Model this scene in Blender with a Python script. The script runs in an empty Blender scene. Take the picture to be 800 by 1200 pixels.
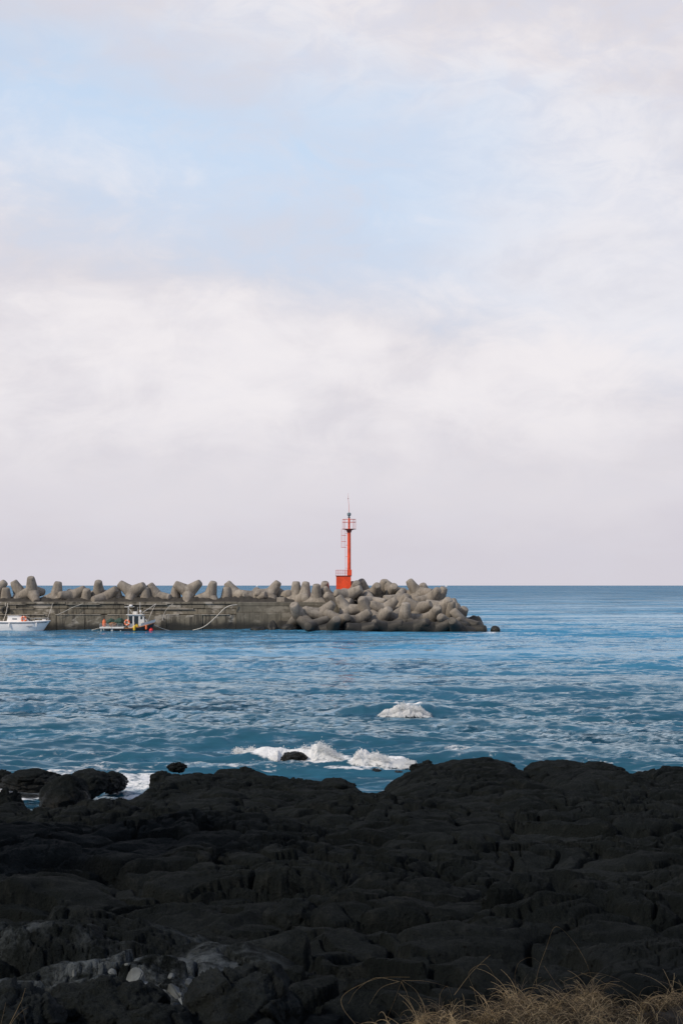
import bpy, bmesh, math, random
import numpy as np
from mathutils import Vector, Matrix, Quaternion

sc = bpy.context.scene
COL = sc.collection
R = math.radians
random.seed(7)
rng = np.random.default_rng(11)

# ------------------------------------------------------------------ camera
F = 1667.0                 # focal length in pixels of a 1200 px tall frame (50 mm on 36 mm)
CAMZ = 5.3
PITCH = math.atan(86.0 / F)
cam_d = bpy.data.cameras.new('camera')
cam = bpy.data.objects.new('camera', cam_d)
COL.objects.link(cam)
cam_d.sensor_fit = 'VERTICAL'
cam_d.sensor_height = 36.0
cam_d.sensor_width = 24.0
cam_d.lens = 36.0 * F / 1200.0
cam_d.clip_start = 0.1
cam_d.clip_end = 120000
cam.location = (0, 0, CAMZ)
cam.rotation_euler = (math.pi / 2 + PITCH, 0, 0)
sc.camera = cam


def at(u, v, Y):
    """world point at distance Y in front of the camera that the photo shows at (u, v)"""
    dx, dy, dz = (u - 400) / F, 1.0, (600 - v) / F
    c, s = math.cos(PITCH), math.sin(PITCH)
    wy, wz = dy * c - dz * s, dy * s + dz * c
    return Vector((dx / wy * Y, Y, CAMZ + wz / wy * Y))


def slope(v):
    return (at(400, v, 1.0).z - CAMZ)


def on_water(u, v, z=0.0):
    s = slope(v)
    return at(u, v, (z - CAMZ) / s)


# ------------------------------------------------------------------ noise
def _h(ix, iy, iz, seed):
    n = (ix.astype(np.int64) * 374761393 + iy.astype(np.int64) * 668265263
         + iz.astype(np.int64) * 2147483647 + seed * 1274126177) & 0xFFFFFFFF
    n = ((n ^ (n >> 13)) * 1274126177) & 0xFFFFFFFF
    n = ((n ^ (n >> 16)) * 2246822519) & 0xFFFFFFFF
    n = n ^ (n >> 15)
    return (n & 0xFFFFFF).astype(np.float64) / 16777215.0


def vn2(x, y, seed=0):
    x0, y0 = np.floor(x), np.floor(y)
    fx, fy = x - x0, y - y0
    fx = fx * fx * fx * (fx * (fx * 6 - 15) + 10)
    fy = fy * fy * fy * (fy * (fy * 6 - 15) + 10)
    z = np.zeros_like(x0)
    a = _h(x0, y0, z, seed); b = _h(x0 + 1, y0, z, seed)
    c = _h(x0, y0 + 1, z, seed); d = _h(x0 + 1, y0 + 1, z, seed)
    return (a + (b - a) * fx) * (1 - fy) + (c + (d - c) * fx) * fy


def fbm2(x, y, seed=0, octv=4, gain=0.5):
    s = np.zeros_like(x); a = 1.0; t = 0.0
    for i in range(octv):
        k = 2.03 ** i
        ca, sa = math.cos(0.6 * i), math.sin(0.6 * i)
        s += a * (vn2((x * ca - y * sa) * k + 17.3 * i, (x * sa + y * ca) * k - 9.1 * i, seed + i) - 0.5)
        t += a; a *= gain
    return s / t * 2


def vn3(x, y, z, seed=0):
    x0, y0, z0 = np.floor(x), np.floor(y), np.floor(z)
    f = [q * q * (3 - 2 * q) for q in (x - x0, y - y0, z - z0)]
    r = 0
    for i in (0, 1):
        for j in (0, 1):
            for k in (0, 1):
                w = (f[0] if i else 1 - f[0]) * (f[1] if j else 1 - f[1]) * (f[2] if k else 1 - f[2])
                r = r + w * _h(x0 + i, y0 + j, z0 + k, seed)
    return r


def fbm3(p, scale, seed=0, octv=4, gain=0.5):
    s = 0; a = 1.0; t = 0
    for i in range(octv):
        k = scale * 2.03 ** i
        s = s + a * (vn3(p[:, 0] * k + 5.2 * i, p[:, 1] * k - 3.7 * i, p[:, 2] * k + 11.9 * i, seed + i) - 0.5)
        t += a; a *= gain
    return s / t * 2


def vor2(x, y, seed=0):
    """F1, F2 and a random value of the nearest cell"""
    x0, y0 = np.floor(x), np.floor(y)
    f1 = np.full_like(x, 9.0); f2 = np.full_like(x, 9.0); cid = np.zeros_like(x)
    z = np.zeros_like(x)
    for i in (-1, 0, 1):
        for j in (-1, 0, 1):
            cx, cy = x0 + i, y0 + j
            px = cx + 0.1 + 0.8 * _h(cx, cy, z, seed); py = cy + 0.1 + 0.8 * _h(cx, cy, z + 1, seed)
            d = np.sqrt((px - x) ** 2 + (py - y) ** 2)
            near = d < f1
            f2 = np.where(near, f1, np.minimum(f2, d))
            c_ = _h(cx, cy, z + 2, seed)
            tilt = (px - x) * (_h(cx, cy, z + 3, seed) - 0.5) + (py - y) * (_h(cx, cy, z + 4, seed) - 0.5)
            cid = np.where(near, c_ + 1.5 * tilt, cid)
            f1 = np.where(near, d, f1)
    return f1, f2, cid


def vor3(p, scale, seed=0):
    x, y, z = p[:, 0] * scale, p[:, 1] * scale, p[:, 2] * scale
    x0, y0, z0 = np.floor(x), np.floor(y), np.floor(z)
    f1 = np.full_like(x, 9.0); f2 = np.full_like(x, 9.0); cid = np.zeros_like(x)
    for i in (-1, 0, 1):
        for j in (-1, 0, 1):
            for k in (-1, 0, 1):
                a, b, c = x0 + i, y0 + j, z0 + k
                d = np.sqrt((a + _h(a, b, c, seed) - x) ** 2 + (b + _h(a, b, c, seed + 1) - y) ** 2
                            + (c + _h(a, b, c, seed + 2) - z) ** 2)
                near = d < f1
                f2 = np.where(near, f1, np.minimum(f2, d))
                cid = np.where(near, _h(a, b, c, seed + 3), cid)
                f1 = np.where(near, d, f1)
    return f1, f2, cid


def sstep(a, b, x):
    t = np.clip((x - a) / (b - a), 0, 1)
    return t * t * (3 - 2 * t)


# ------------------------------------------------------------------ object helpers
def tag(o, label=None, cat=None, group=None, kind=None):
    if label: o['label'] = label
    if cat: o['category'] = cat
    if group: o['group'] = group
    if kind: o['kind'] = kind
    return o


def empty(name, loc=(0, 0, 0), rz=0.0):
    o = bpy.data.objects.new(name, None)
    COL.objects.link(o)
    o.location = loc
    o.rotation_euler = (0, 0, rz)
    o.empty_display_size = 0.3
    return o


def link_mesh(name, me, mat, parent=None, smooth=False):
    if mat is not None and not me.materials:
        me.materials.append(mat)
    if smooth:
        me.polygons.foreach_set('use_smooth', np.ones(len(me.polygons), dtype=bool))
    o = bpy.data.objects.new(name, me)
    COL.objects.link(o)
    if parent is not None:
        o.parent = parent
    return o


def np_mesh(name, V, Q):
    """mesh from vertex and quad (or triangle) arrays"""
    me = bpy.data.meshes.new(name)
    n = Q.shape[1]
    me.vertices.add(len(V)); me.vertices.foreach_set('co', np.ascontiguousarray(V, dtype=np.float32).ravel())
    me.loops.add(Q.size); me.loops.foreach_set('vertex_index', np.ascontiguousarray(Q, dtype=np.int32).ravel())
    me.polygons.add(len(Q)); me.polygons.foreach_set('loop_start', np.arange(0, Q.size, n, dtype=np.int32))
    me.update(calc_edges=True)
    return me


def grid_mesh(name, X, Y, Z):
    n, m = X.shape
    V = np.stack([X, Y, Z], -1).reshape(-1, 3)
    i = np.arange(n * m).reshape(n, m)
    Q = np.stack([i[:-1, :-1], i[:-1, 1:], i[1:, 1:], i[1:, :-1]], -1).reshape(-1, 4)
    return np_mesh(name, V, Q)


class MB:
    """collects simple solids into one mesh"""
    def __init__(self):
        self.bm = bmesh.new()

    def box(self, c, s, bev=0.0, rot=None):
        r = bmesh.ops.create_cube(self.bm, size=1.0)
        vs = r['verts']
        M = Matrix.Translation(c) @ (rot.to_4x4() if rot else Matrix()) @ Matrix.Diagonal((s[0], s[1], s[2], 1))
        bmesh.ops.transform(self.bm, matrix=M, verts=vs)
        if bev > 0:
            es = list({e for v in vs for e in v.link_edges})
            bmesh.ops.bevel(self.bm, geom=es, offset=bev, segments=2, affect='EDGES', profile=0.5)
        return self

    def tube(self, pts, r, n=8, cap=True):
        pts = [Vector(p) for p in pts]
        rs = r if isinstance(r, (list, tuple)) else [r] * len(pts)
        rings = []
        up = None
        for i, p in enumerate(pts):
            t = (pts[min(i + 1, len(pts) - 1)] - pts[max(i - 1, 0)]).normalized()
            if up is None:
                up = Vector((0, 0, 1)) if abs(t.z) < 0.9 else Vector((1, 0, 0))
            a = t.cross(up)
            if a.length < 1e-6:
                a = t.orthogonal()
            a.normalize()
            b = a.cross(t).normalized(); up = b
            rings.append([self.bm.verts.new(p + (a * math.cos(k * 2 * math.pi / n) + b * math.sin(k * 2 * math.pi / n)) * rs[i])
                          for k in range(n)])
        for A, B in zip(rings, rings[1:]):
            for k in range(n):
                self.bm.faces.new((A[k], B[k], B[(k + 1) % n], A[(k + 1) % n]))
        if cap:
            self.bm.faces.new(rings[0]); self.bm.faces.new(rings[-1][::-1])
        return self

    def lathe(self, prof, c=(0, 0, 0), n=24):
        c = Vector(c)
        rings = [[self.bm.verts.new(c + Vector((r * math.cos(2 * math.pi * k / n), r * math.sin(2 * math.pi * k / n), z)))
                  for k in range(n)] for r, z in prof]
        for A, B in zip(rings, rings[1:]):
            for k in range(n):
                self.bm.faces.new((A[k], A[(k + 1) % n], B[(k + 1) % n], B[k]))
        self.bm.faces.new(rings[0][::-1]); self.bm.faces.new(rings[-1])
        return self

    def torus(self, c, R0, r0, axis=(0, 1, 0), n=28, m=10, a0=0.0, a1=2 * math.pi):
        q = Vector((0, 0, 1)).rotation_difference(Vector(axis))
        full = abs(a1 - a0 - 2 * math.pi) < 1e-6
        cnt = n if full else n + 1
        rings = []
        for i in range(cnt):
            a = a0 + (a1 - a0) * i / n
            ring = []
            for j in range(m):
                b = 2 * math.pi * j / m
                p = Vector(((R0 + r0 * math.cos(b)) * math.cos(a), (R0 + r0 * math.cos(b)) * math.sin(a), r0 * math.sin(b)))
                ring.append(self.bm.verts.new(Vector(c) + q @ p))
            rings.append(ring)
        for i in range(n if full else n):
            A, B = rings[i], rings[(i + 1) % cnt]
            for j in range(m):
                self.bm.faces.new((A[j], B[j], B[(j + 1) % m], A[(j + 1) % m]))
        return self

    def ball(self, c, s, sub=2):
        s = s if isinstance(s, (tuple, list)) else (s, s, s)
        r = bmesh.ops.create_icosphere(self.bm, subdivisions=sub, radius=1.0)
        bmesh.ops.transform(self.bm, matrix=Matrix.Translation(c) @ Matrix.Diagonal((*s, 1)), verts=r['verts'])
        return self

    def poly(self, pts, faces):
        vs = [self.bm.verts.new(p) for p in pts]
        for f in faces:
            self.bm.faces.new([vs[i] for i in f])
        return self

    def prism(self, prof, y0, y1):
        """extrude an (x, z) outline from y0 to y1"""
        n = len(prof)
        a = [self.bm.verts.new((x, y0, z)) for x, z in prof]
        b = [self.bm.verts.new((x, y1, z)) for x, z in prof]
        self.bm.faces.new(a); self.bm.faces.new(b[::-1])
        for i in range(n):
            self.bm.faces.new((a[i], b[i], b[(i + 1) % n], a[(i + 1) % n]))
        return self

    def build(self, name, mat, parent=None, smooth=False):
        bmesh.ops.recalc_face_normals(self.bm, faces=self.bm.faces[:])
        me = bpy.data.meshes.new(name)
        self.bm.to_mesh(me); self.bm.free()
        o = link_mesh(name, me, mat, parent)
        if smooth:
            me.shade_smooth() if hasattr(me, 'shade_smooth') else None
            try:
                me.set_sharp_from_angle(angle=R(38))
            except Exception:
                pass
        return o


# ------------------------------------------------------------------ material helpers
def new_mat(name):
    m = bpy.data.materials.new(name)
    m.use_nodes = True
    nt = m.node_tree
    return m, nt, nt.nodes['Principled BSDF']


class NT:
    def __init__(self, nt): self.nt = nt

    def n(self, typ, **kw):
        nd = self.nt.nodes.new(typ)
        for k, v in kw.items():
            setattr(nd, k, v)
        return nd

    def put(self, sock, val):
        if hasattr(val, 'is_output'):
            self.nt.links.new(val, sock)
        else:
            sock.default_value = val

    def math(self, op, a, b=0.0, c=None, clamp=False):
        nd = self.n('ShaderNodeMath', operation=op, use_clamp=clamp)
        self.put(nd.inputs[0], a); self.put(nd.inputs[1], b)
        if c is not None: self.put(nd.inputs[2], c)
        return nd.outputs[0]

    def vmath(self, op, a, b=(0, 0, 0), scale=None):
        nd = self.n('ShaderNodeVectorMath', operation=op)
        self.put(nd.inputs[0], a)
        if op != 'NORMALIZE' and op != 'LENGTH': self.put(nd.inputs[1], b)
        if scale is not None: self.put(nd.inputs['Scale'], scale)
        return nd.outputs[0] if op not in ('LENGTH', 'DOT_PRODUCT') else nd.outputs['Value']

    def noise(self, vec, scale, detail=4.0, rough=0.55, dist=0.0, color=False):
        nd = self.n('ShaderNodeTexNoise')
        self.put(nd.inputs['Vector'], vec)
        nd.inputs['Scale'].default_value = scale
        nd.inputs['Detail'].default_value = detail
        nd.inputs['Roughness'].default_value = rough
        nd.inputs['Distortion'].default_value = dist
        return nd.outputs['Color'] if color else nd.outputs['Fac']

    def mapr(self, val, a, b, c=0.0, d=1.0, smooth=True):
        nd = self.n('ShaderNodeMapRange', interpolation_type='SMOOTHSTEP' if smooth else 'LINEAR')
        self.put(nd.inputs['Value'], val)
        for k, q in (('From Min', a), ('From Max', b), ('To Min', c), ('To Max', d)):
            self.put(nd.inputs[k], q)
        return nd.outputs[0]

    def mix(self, fac, a, b, blend='MIX'):
        nd = self.n('ShaderNodeMix', data_type='RGBA', blend_type=blend)
        self.put(nd.inputs[0], fac)
        for s, q in ((nd.inputs[6], a), (nd.inputs[7], b)):
            self.put(s, q if hasattr(q, 'is_output') else (q[0], q[1], q[2], 1.0))
        return nd.outputs[2]

    def bump(self, h, strength=0.5, dist=0.02, normal=None):
        nd = self.n('ShaderNodeBump')
        nd.inputs['Strength'].default_value = strength
        nd.inputs['Distance'].default_value = dist
        self.put(nd.inputs['Height'], h)
        if normal is not None: self.put(nd.inputs['Normal'], normal)
        return nd.outputs[0]

    def scalev(self, vec, s):
        nd = self.n('ShaderNodeMapping')
        self.put(nd.inputs['Vector'], vec)
        nd.inputs['Scale'].default_value = s
        return nd.outputs[0]

    def xyz(self, vec):
        nd = self.n('ShaderNodeSeparateXYZ')
        self.put(nd.inputs[0], vec)
        return nd.outputs


def paint(name, rgb, rough=0.45, var=0.12, rust=None, scale=6.0, metal=0.0):
    """a plain finish with uneven tone, faint dirt and (if asked) rust spots"""
    m, nt, b = new_mat(name); t = NT(nt)
    pos = t.n('ShaderNodeTexCoord').outputs['Object']
    f = t.noise(pos, scale, 5, 0.6)
    col = t.mix(t.mapr(f, 0.3, 0.75), [c * (1 - var) for c in rgb], [min(1, c * (1 + var)) for c in rgb])
    if rust:
        g = t.noise(t.scalev(pos, (1, 1, 0.35)), scale * 1.7, 6, 0.65)
        col = t.mix(t.mapr(g, 0.62, 0.72, 0, 0.75), col, rust)
    t.put(b.inputs['Base Color'], col)
    b.inputs['Roughness'].default_value = rough
    b.inputs['Metallic'].default_value = metal
    t.put(b.inputs['Normal'], t.bump(t.noise(pos, scale * 4, 4), 0.15, 0.01))
    return m


# ------------------------------------------------------------------ sun and sky
SUN = Vector((-0.67, -0.50, 0.58)).normalized()      # direction towards the sun
SUN_EL = math.asin(SUN.z)
sun_d = bpy.data.lights.new('sun', 'SUN')
sun_d.energy = 3.0
sun_d.angle = R(6)
sun_d.color = (1.0, 0.87, 0.71)
sun = bpy.data.objects.new('sun', sun_d)
COL.objects.link(sun)
sun.rotation_euler = SUN.to_track_quat('Z', 'Y').to_euler()
sun.location = (-40, -30, 60)

W = bpy.data.worlds.new('World')
sc.world = W
W.use_nodes = True
nt = W.node_tree
for n in list(nt.nodes): nt.nodes.remove(n)
t = NT(nt)
out = t.n('ShaderNodeOutputWorld'); bg = t.n('ShaderNodeBackground')
SKY_K = 0.10
SKY_OFF = (4.4, 0.6, 1.9)
bg.inputs['Strength'].default_value = SKY_K
nt.links.new(bg.outputs[0], out.inputs[0])
sky = t.n('ShaderNodeTexSky', sky_type='NISHITA', sun_disc=False)
sky.sun_elevation = SUN_EL
sky.sun_rotation = math.atan2(SUN.x, SUN.y)
sky.altitude = 5; sky.air_density = 1.0; sky.dust_density = 1.2; sky.ozone_density = 1.6
D = t.n('ShaderNodeTexCoord').outputs['Generated']
dx, dy, dz = t.xyz(D)
elz = t.math('MAXIMUM', dz, 0.0)
# a flat cloud layer seen in perspective
k = t.math('DIVIDE', 1.0, t.math('ADD', elz, 0.16))
lay = t.vmath('SCALE', D, scale=k)
layx, layy, _z = t.xyz(lay)
cmb = t.n('ShaderNodeCombineXYZ')
t.put(cmb.inputs[0], layx); t.put(cmb.inputs[1], layy); cmb.inputs[2].default_value = 0.4
lay = cmb.outputs[0]
n_big = t.noise(t.scalev(lay, (0.8, 1.0, 1.0)), 1.5, 5, 0.5, 0.3)
n_mid = t.noise(t.vmath('ADD', t.scalev(D, (1.0, 1.0, 2.2)), SKY_OFF), 6.0, 6, 0.52, 0.25)
n_fin = t.noise(t.scalev(D, (1.0, 1.0, 1.8)), 15.0, 8, 0.62, 0.7)
n_wis = t.noise(t.scalev(D, (0.8, 1.0, 1.7)), 34.0, 7, 0.62, 0.9)
# coverage: closed low bank, an opening of blue higher up, thin cloud again above it, open sky overhead
wob = t.math('ADD', t.math('MULTIPLY', t.math('SUBTRACT', n_mid, 0.5), 0.14), t.math('MULTIPLY', t.math('SUBTRACT', n_fin, 0.5), 0.08))
el_w = t.math('ADD', t.math('ADD', dz, wob), t.math('MULTIPLY', dx, 0.22))
low = t.mapr(el_w, 0.165, 0.295, 1.0, 0.0)
high = t.mapr(el_w, 0.255, 0.385, 0.0, 1.0)
upper_open = t.mapr(t.math('ADD', dz, t.math('MULTIPLY', t.math('SUBTRACT', n_big, 0.5), 0.5)), 0.42, 0.60, 1.0, 0.16)
cover = t.math('MAXIMUM', low, t.math('MULTIPLY', high, upper_open))
cover = t.math('MAXIMUM', cover, t.mapr(t.math('ADD', t.math('MULTIPLY', n_mid, 0.6), t.math('MULTIPLY', n_fin, 0.8)), 0.55, 0.95, 0.08, 0.66))
right = t.mapr(t.math('ADD', dx, t.math('MULTIPLY', t.math('SUBTRACT', n_mid, 0.5), 0.25)), -0.06, 0.15, 0.0, 1.0)
cover = t.math('MAXIMUM', cover, t.math('MULTIPLY', right, t.mapr(dz, 0.40, 0.55, 0.85, 0.0)))
# cloud tone: lilac grey near the horizon, warm white above, soft blotches
c_h = (6.55, 6.25, 6.85)
c_m = (8.75, 8.40, 8.62)
c_d = (7.00, 6.72, 7.20)
tone = t.mix(t.mapr(t.math('ADD', dz, t.math('MULTIPLY', t.math('SUBTRACT', n_mid, 0.5), 0.10)), 0.015, 0.125), c_h, c_m)
blot = t.mapr(t.math('ADD', n_mid, t.math('MULTIPLY', n_fin, 0.35)), 0.50, 0.82, 0.0, 1.0)
tone = t.mix(t.math('MULTIPLY', blot, t.mapr(dz, 0.02, 0.10, 0.15, 0.95)), tone, c_d)
wis = t.mapr(t.math('ADD', t.math('MULTIPLY', n_wis, 0.55), t.math('MULTIPLY', n_fin, 0.45)), 0.40, 0.62, 0.0, 1.0)
tone = t.mix(t.math('MULTIPLY', wis, t.mapr(dz, 0.16, 0.34, 0.10, 0.65)), tone, (6.9, 7.0, 7.95))
gapblue = (5.5, 7.0, 9.0)
upblue = (2.1, 3.7, 6.9)
clear = t.mix(t.mapr(dz, 0.30, 0.55), gapblue, t.mix(0.45, sky.outputs[0], upblue))
final = t.mix(cover, clear, tone)
t.put(bg.inputs['Color'], final)

sc.view_settings.view_transform = 'Standard'
sc.view_settings.look = 'None'
sc.view_settings.exposure = 0.0
sc.view_settings.gamma = 1.0
sc.cycles.use_denoising = True
sc.cycles.max_bounces = 6
sc.cycles.caustics_reflective = False
sc.cycles.caustics_refractive = False

# ------------------------------------------------------------------ materials
# black basalt
def lava_material():
    m, nt, b = new_mat('black_basalt'); t = NT(nt)
    pos = t.n('ShaderNodeNewGeometry').outputs['Position']
    z = t.xyz(pos)[2]
    a = t.noise(pos, 0.55, 5, 0.6); f = t.noise(pos, 7.0, 8, 0.68); g = t.noise(pos, 38.0, 6, 0.6)
    col = t.mix(t.mapr(a, 0.3, 0.7), (0.0076, 0.0100, 0.0104), (0.0150, 0.0182, 0.0184))
    col = t.mix(t.mapr(f, 0.5, 0.72, 0, 0.6), col, (0.030, 0.0325, 0.0315))
    col = t.mix(t.mapr(g, 0.63, 0.75, 0, 0.35), col, (0.060, 0.063, 0.061))
    at_ = t.n('ShaderNodeAttribute', attribute_name='pale_tone')
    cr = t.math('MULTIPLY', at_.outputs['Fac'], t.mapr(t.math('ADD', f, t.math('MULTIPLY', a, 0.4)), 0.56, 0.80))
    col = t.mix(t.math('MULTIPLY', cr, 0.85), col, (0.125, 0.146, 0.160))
    pit = t.noise(pos, 16.0, 5, 0.7)
    col = t.mix(t.mapr(pit, 0.40, 0.30, 0, 0.9), col, (0.002, 0.002, 0.002))
    wet = t.mapr(t.math('ADD', z, t.math('MULTIPLY', t.math('SUBTRACT', a, 0.5), 0.7)), 0.15, 0.65, 1.0, 0.0)
    col = t.mix(t.math('MULTIPLY', wet, 0.6), col, (0.004, 0.005, 0.0055))
    t.put(b.inputs['Base Color'], col)
    t.put(b.inputs['Roughness'], t.mapr(wet, 0, 1, 0.88, 0.38))
    t.put(b.inputs['Specular IOR Level'], t.mapr(wet, 0, 1, 0.04, 0.3))
    h = t.math('ADD', t.math('MULTIPLY', f, 1.0), t.math('MULTIPLY', g, 0.35))
    t.put(b.inputs['Normal'], t.bump(h, 1.0, 0.12))
    return m
M_LAVA = lava_material()

def concrete_material(name, base, dark, pale, streak=1.0, tide=0.9):
    m, nt, b = new_mat(name); t = NT(nt)
    pos = t.n('ShaderNodeNewGeometry').outputs['Position']
    rnd = t.n('ShaderNodeObjectInfo').outputs['Random']
    z = t.xyz(pos)[2]
    a = t.noise(pos, 0.45, 5, 0.6); f = t.noise(pos, 2.6, 7, 0.65)
    col = t.mix(t.mapr(a, 0.32, 0.68), base, [c * 0.74 for c in base])
    col = t.mix(t.mapr(rnd, 0, 1, 0, 0.4, False), col, [c * 0.62 for c in base])
    col = t.mix(t.mapr(f, 0.52, 0.75, 0, 0.6), col, dark)
    col = t.mix(t.mapr(f, 0.42, 0.28, 0, 0.45), col, pale)
    if streak:
        s = t.noise(t.scalev(pos, (1.6, 1.6, 0.18)), 1.3, 6, 0.62)
        col = t.mix(t.mapr(s, 0.46, 0.62, 0, 0.88 * streak), col, dark)
        s2 = t.noise(t.scalev(pos, (0.5, 0.5, 0.9)), 0.9, 4, 0.6)
        col = t.mix(t.mapr(s2, 0.54, 0.64, 0, 0.75 * streak), col, pale)
    wz = t.math('ADD', z, t.math('MULTIPLY', t.math('SUBTRACT', a, 0.5), 1.6))
    wet = t.mapr(wz, tide * 0.45, tide * 1.5, 1.0, 0.0)
    col = t.mix(t.math('MULTIPLY', wet, 0.93), col, (0.016, 0.016, 0.014))
    t.put(b.inputs['Base Color'], col)
    t.put(b.inputs['Roughness'], t.mapr(wet, 0, 1, 0.9, 0.55))
    b.inputs['Specular IOR Level'].default_value = 0.3
    t.put(b.inputs['Normal'], t.bump(t.noise(pos, 5.0, 7, 0.65), 0.45, 0.08))
    return m
M_TETRA = concrete_material('weathered_tetrapod_concrete', (0.315, 0.282, 0.240), (0.09, 0.08, 0.07), (0.42, 0.385, 0.335), 0.5, 1.6)
M_QUAY = concrete_material('stained_quay_concrete', (0.20, 0.18, 0.14), (0.055, 0.05, 0.042), (0.40, 0.37, 0.32), True, 0.75)
M_QUAY2 = concrete_material('newer_quay_concrete', (0.19, 0.175, 0.14), (0.10, 0.092, 0.075), (0.26, 0.24, 0.20), True, 0.9)
M_LIT_EDGE = concrete_material('lit_edge_concrete', (0.36, 0.33, 0.28), (0.16, 0.145, 0.12), (0.46, 0.43, 0.38), True, 0.5)  # paler quay concrete, the light on its edges put into the colour
M_MOUND = concrete_material('dark_rubble', (0.06, 0.055, 0.048), (0.025, 0.024, 0.02), (0.09, 0.085, 0.075), False, 1.0)

M_RED = paint('red_paint', (0.72, 0.068, 0.014), 0.42, 0.2, rust=(0.30, 0.045, 0.02), scale=1.8)
M_REDRAIL = paint('faded_red_rail', (0.62, 0.10, 0.06), 0.5, 0.12)
M_DARKRED = paint('grimy_red', (0.24, 0.035, 0.02), 0.5, 0.2)
M_LANT = paint('lantern_glass', (0.16, 0.22, 0.25), 0.12, 0.25)
M_STEEL = paint('dull_steel', (0.12, 0.12, 0.12), 0.4, 0.2, metal=0.6)
M_WHITE = paint('white_gelcoat', (0.84, 0.82, 0.80), 0.3, 0.05, scale=2.0)
M_WHITE2 = paint('worn_white_paint', (0.66, 0.65, 0.62), 0.45, 0.10, rust=(0.30, 0.20, 0.13), scale=3.0)
M_DARKHULL = paint('dark_hull_paint', (0.028, 0.03, 0.034), 0.4, 0.25)
M_GLASS = paint('dark_window_glass', (0.022, 0.03, 0.036), 0.08, 0.2)
M_ORANGE = paint('orange_foam', (0.72, 0.17, 0.06), 0.55, 0.12)
M_BUOYRED = paint('red_plastic', (0.70, 0.03, 0.035), 0.4, 0.1)
M_YELLOW = paint('yellow_plastic', (0.70, 0.46, 0.03), 0.45, 0.1)
M_NET = paint('green_net', (0.035, 0.075, 0.06), 0.9, 0.45, scale=9)
M_NETTAN = paint('tan_net', (0.27, 0.14, 0.07), 0.9, 0.35, scale=9)
M_ROPE = paint('pale_rope', (0.60, 0.56, 0.49), 0.9, 0.12)
M_RAIL = paint('galvanised_rail', (0.42, 0.42, 0.41), 0.35, 0.1, metal=0.4)
M_GREYSTRIPE = paint('grey_stripe', (0.20, 0.21, 0.23), 0.4, 0.1)
M_RUBBER = paint('black_rubber', (0.018, 0.018, 0.018), 0.8, 0.2)
M_STONE = paint('pale_stone', (0.105, 0.120, 0.128), 0.9, 0.5, scale=5)
M_SAIL = paint('white_sailcloth', (0.8, 0.8, 0.8), 0.7, 0.04)

def straw_material():
    m, nt, b = new_mat('dry_straw'); t = NT(nt)
    a = t.n('ShaderNodeAttribute', attribute_name='tone').outputs['Fac']
    pos = t.n('ShaderNodeNewGeometry').outputs['Position']
    f = t.noise(pos, 20.0, 3, 0.6)
    col = t.mix(a, (0.072, 0.048, 0.022), (0.84, 0.62, 0.33))
    col = t.mix(t.mapr(f, 0.5, 0.8, 0, 0.5), col, (0.09, 0.07, 0.04))
    t.put(b.inputs['Base Color'], col)
    b.inputs['Roughness'].default_value = 0.75
    return m
M_STRAW = straw_material()

def soil_material():
    m, nt, b = new_mat('dark_soil'); t = NT(nt)
    pos = t.n('ShaderNodeNewGeometry').outputs['Position']
    f = t.noise(pos, 18.0, 7, 0.7)
    t.put(b.inputs['Base Color'], t.mix(f, (0.012, 0.010, 0.007), (0.05, 0.036, 0.02)))
    b.inputs['Roughness'].default_value = 0.95
    t.put(b.inputs['Normal'], t.bump(f, 1.0, 0.03))
    return m
M_SOIL = soil_material()

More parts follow.
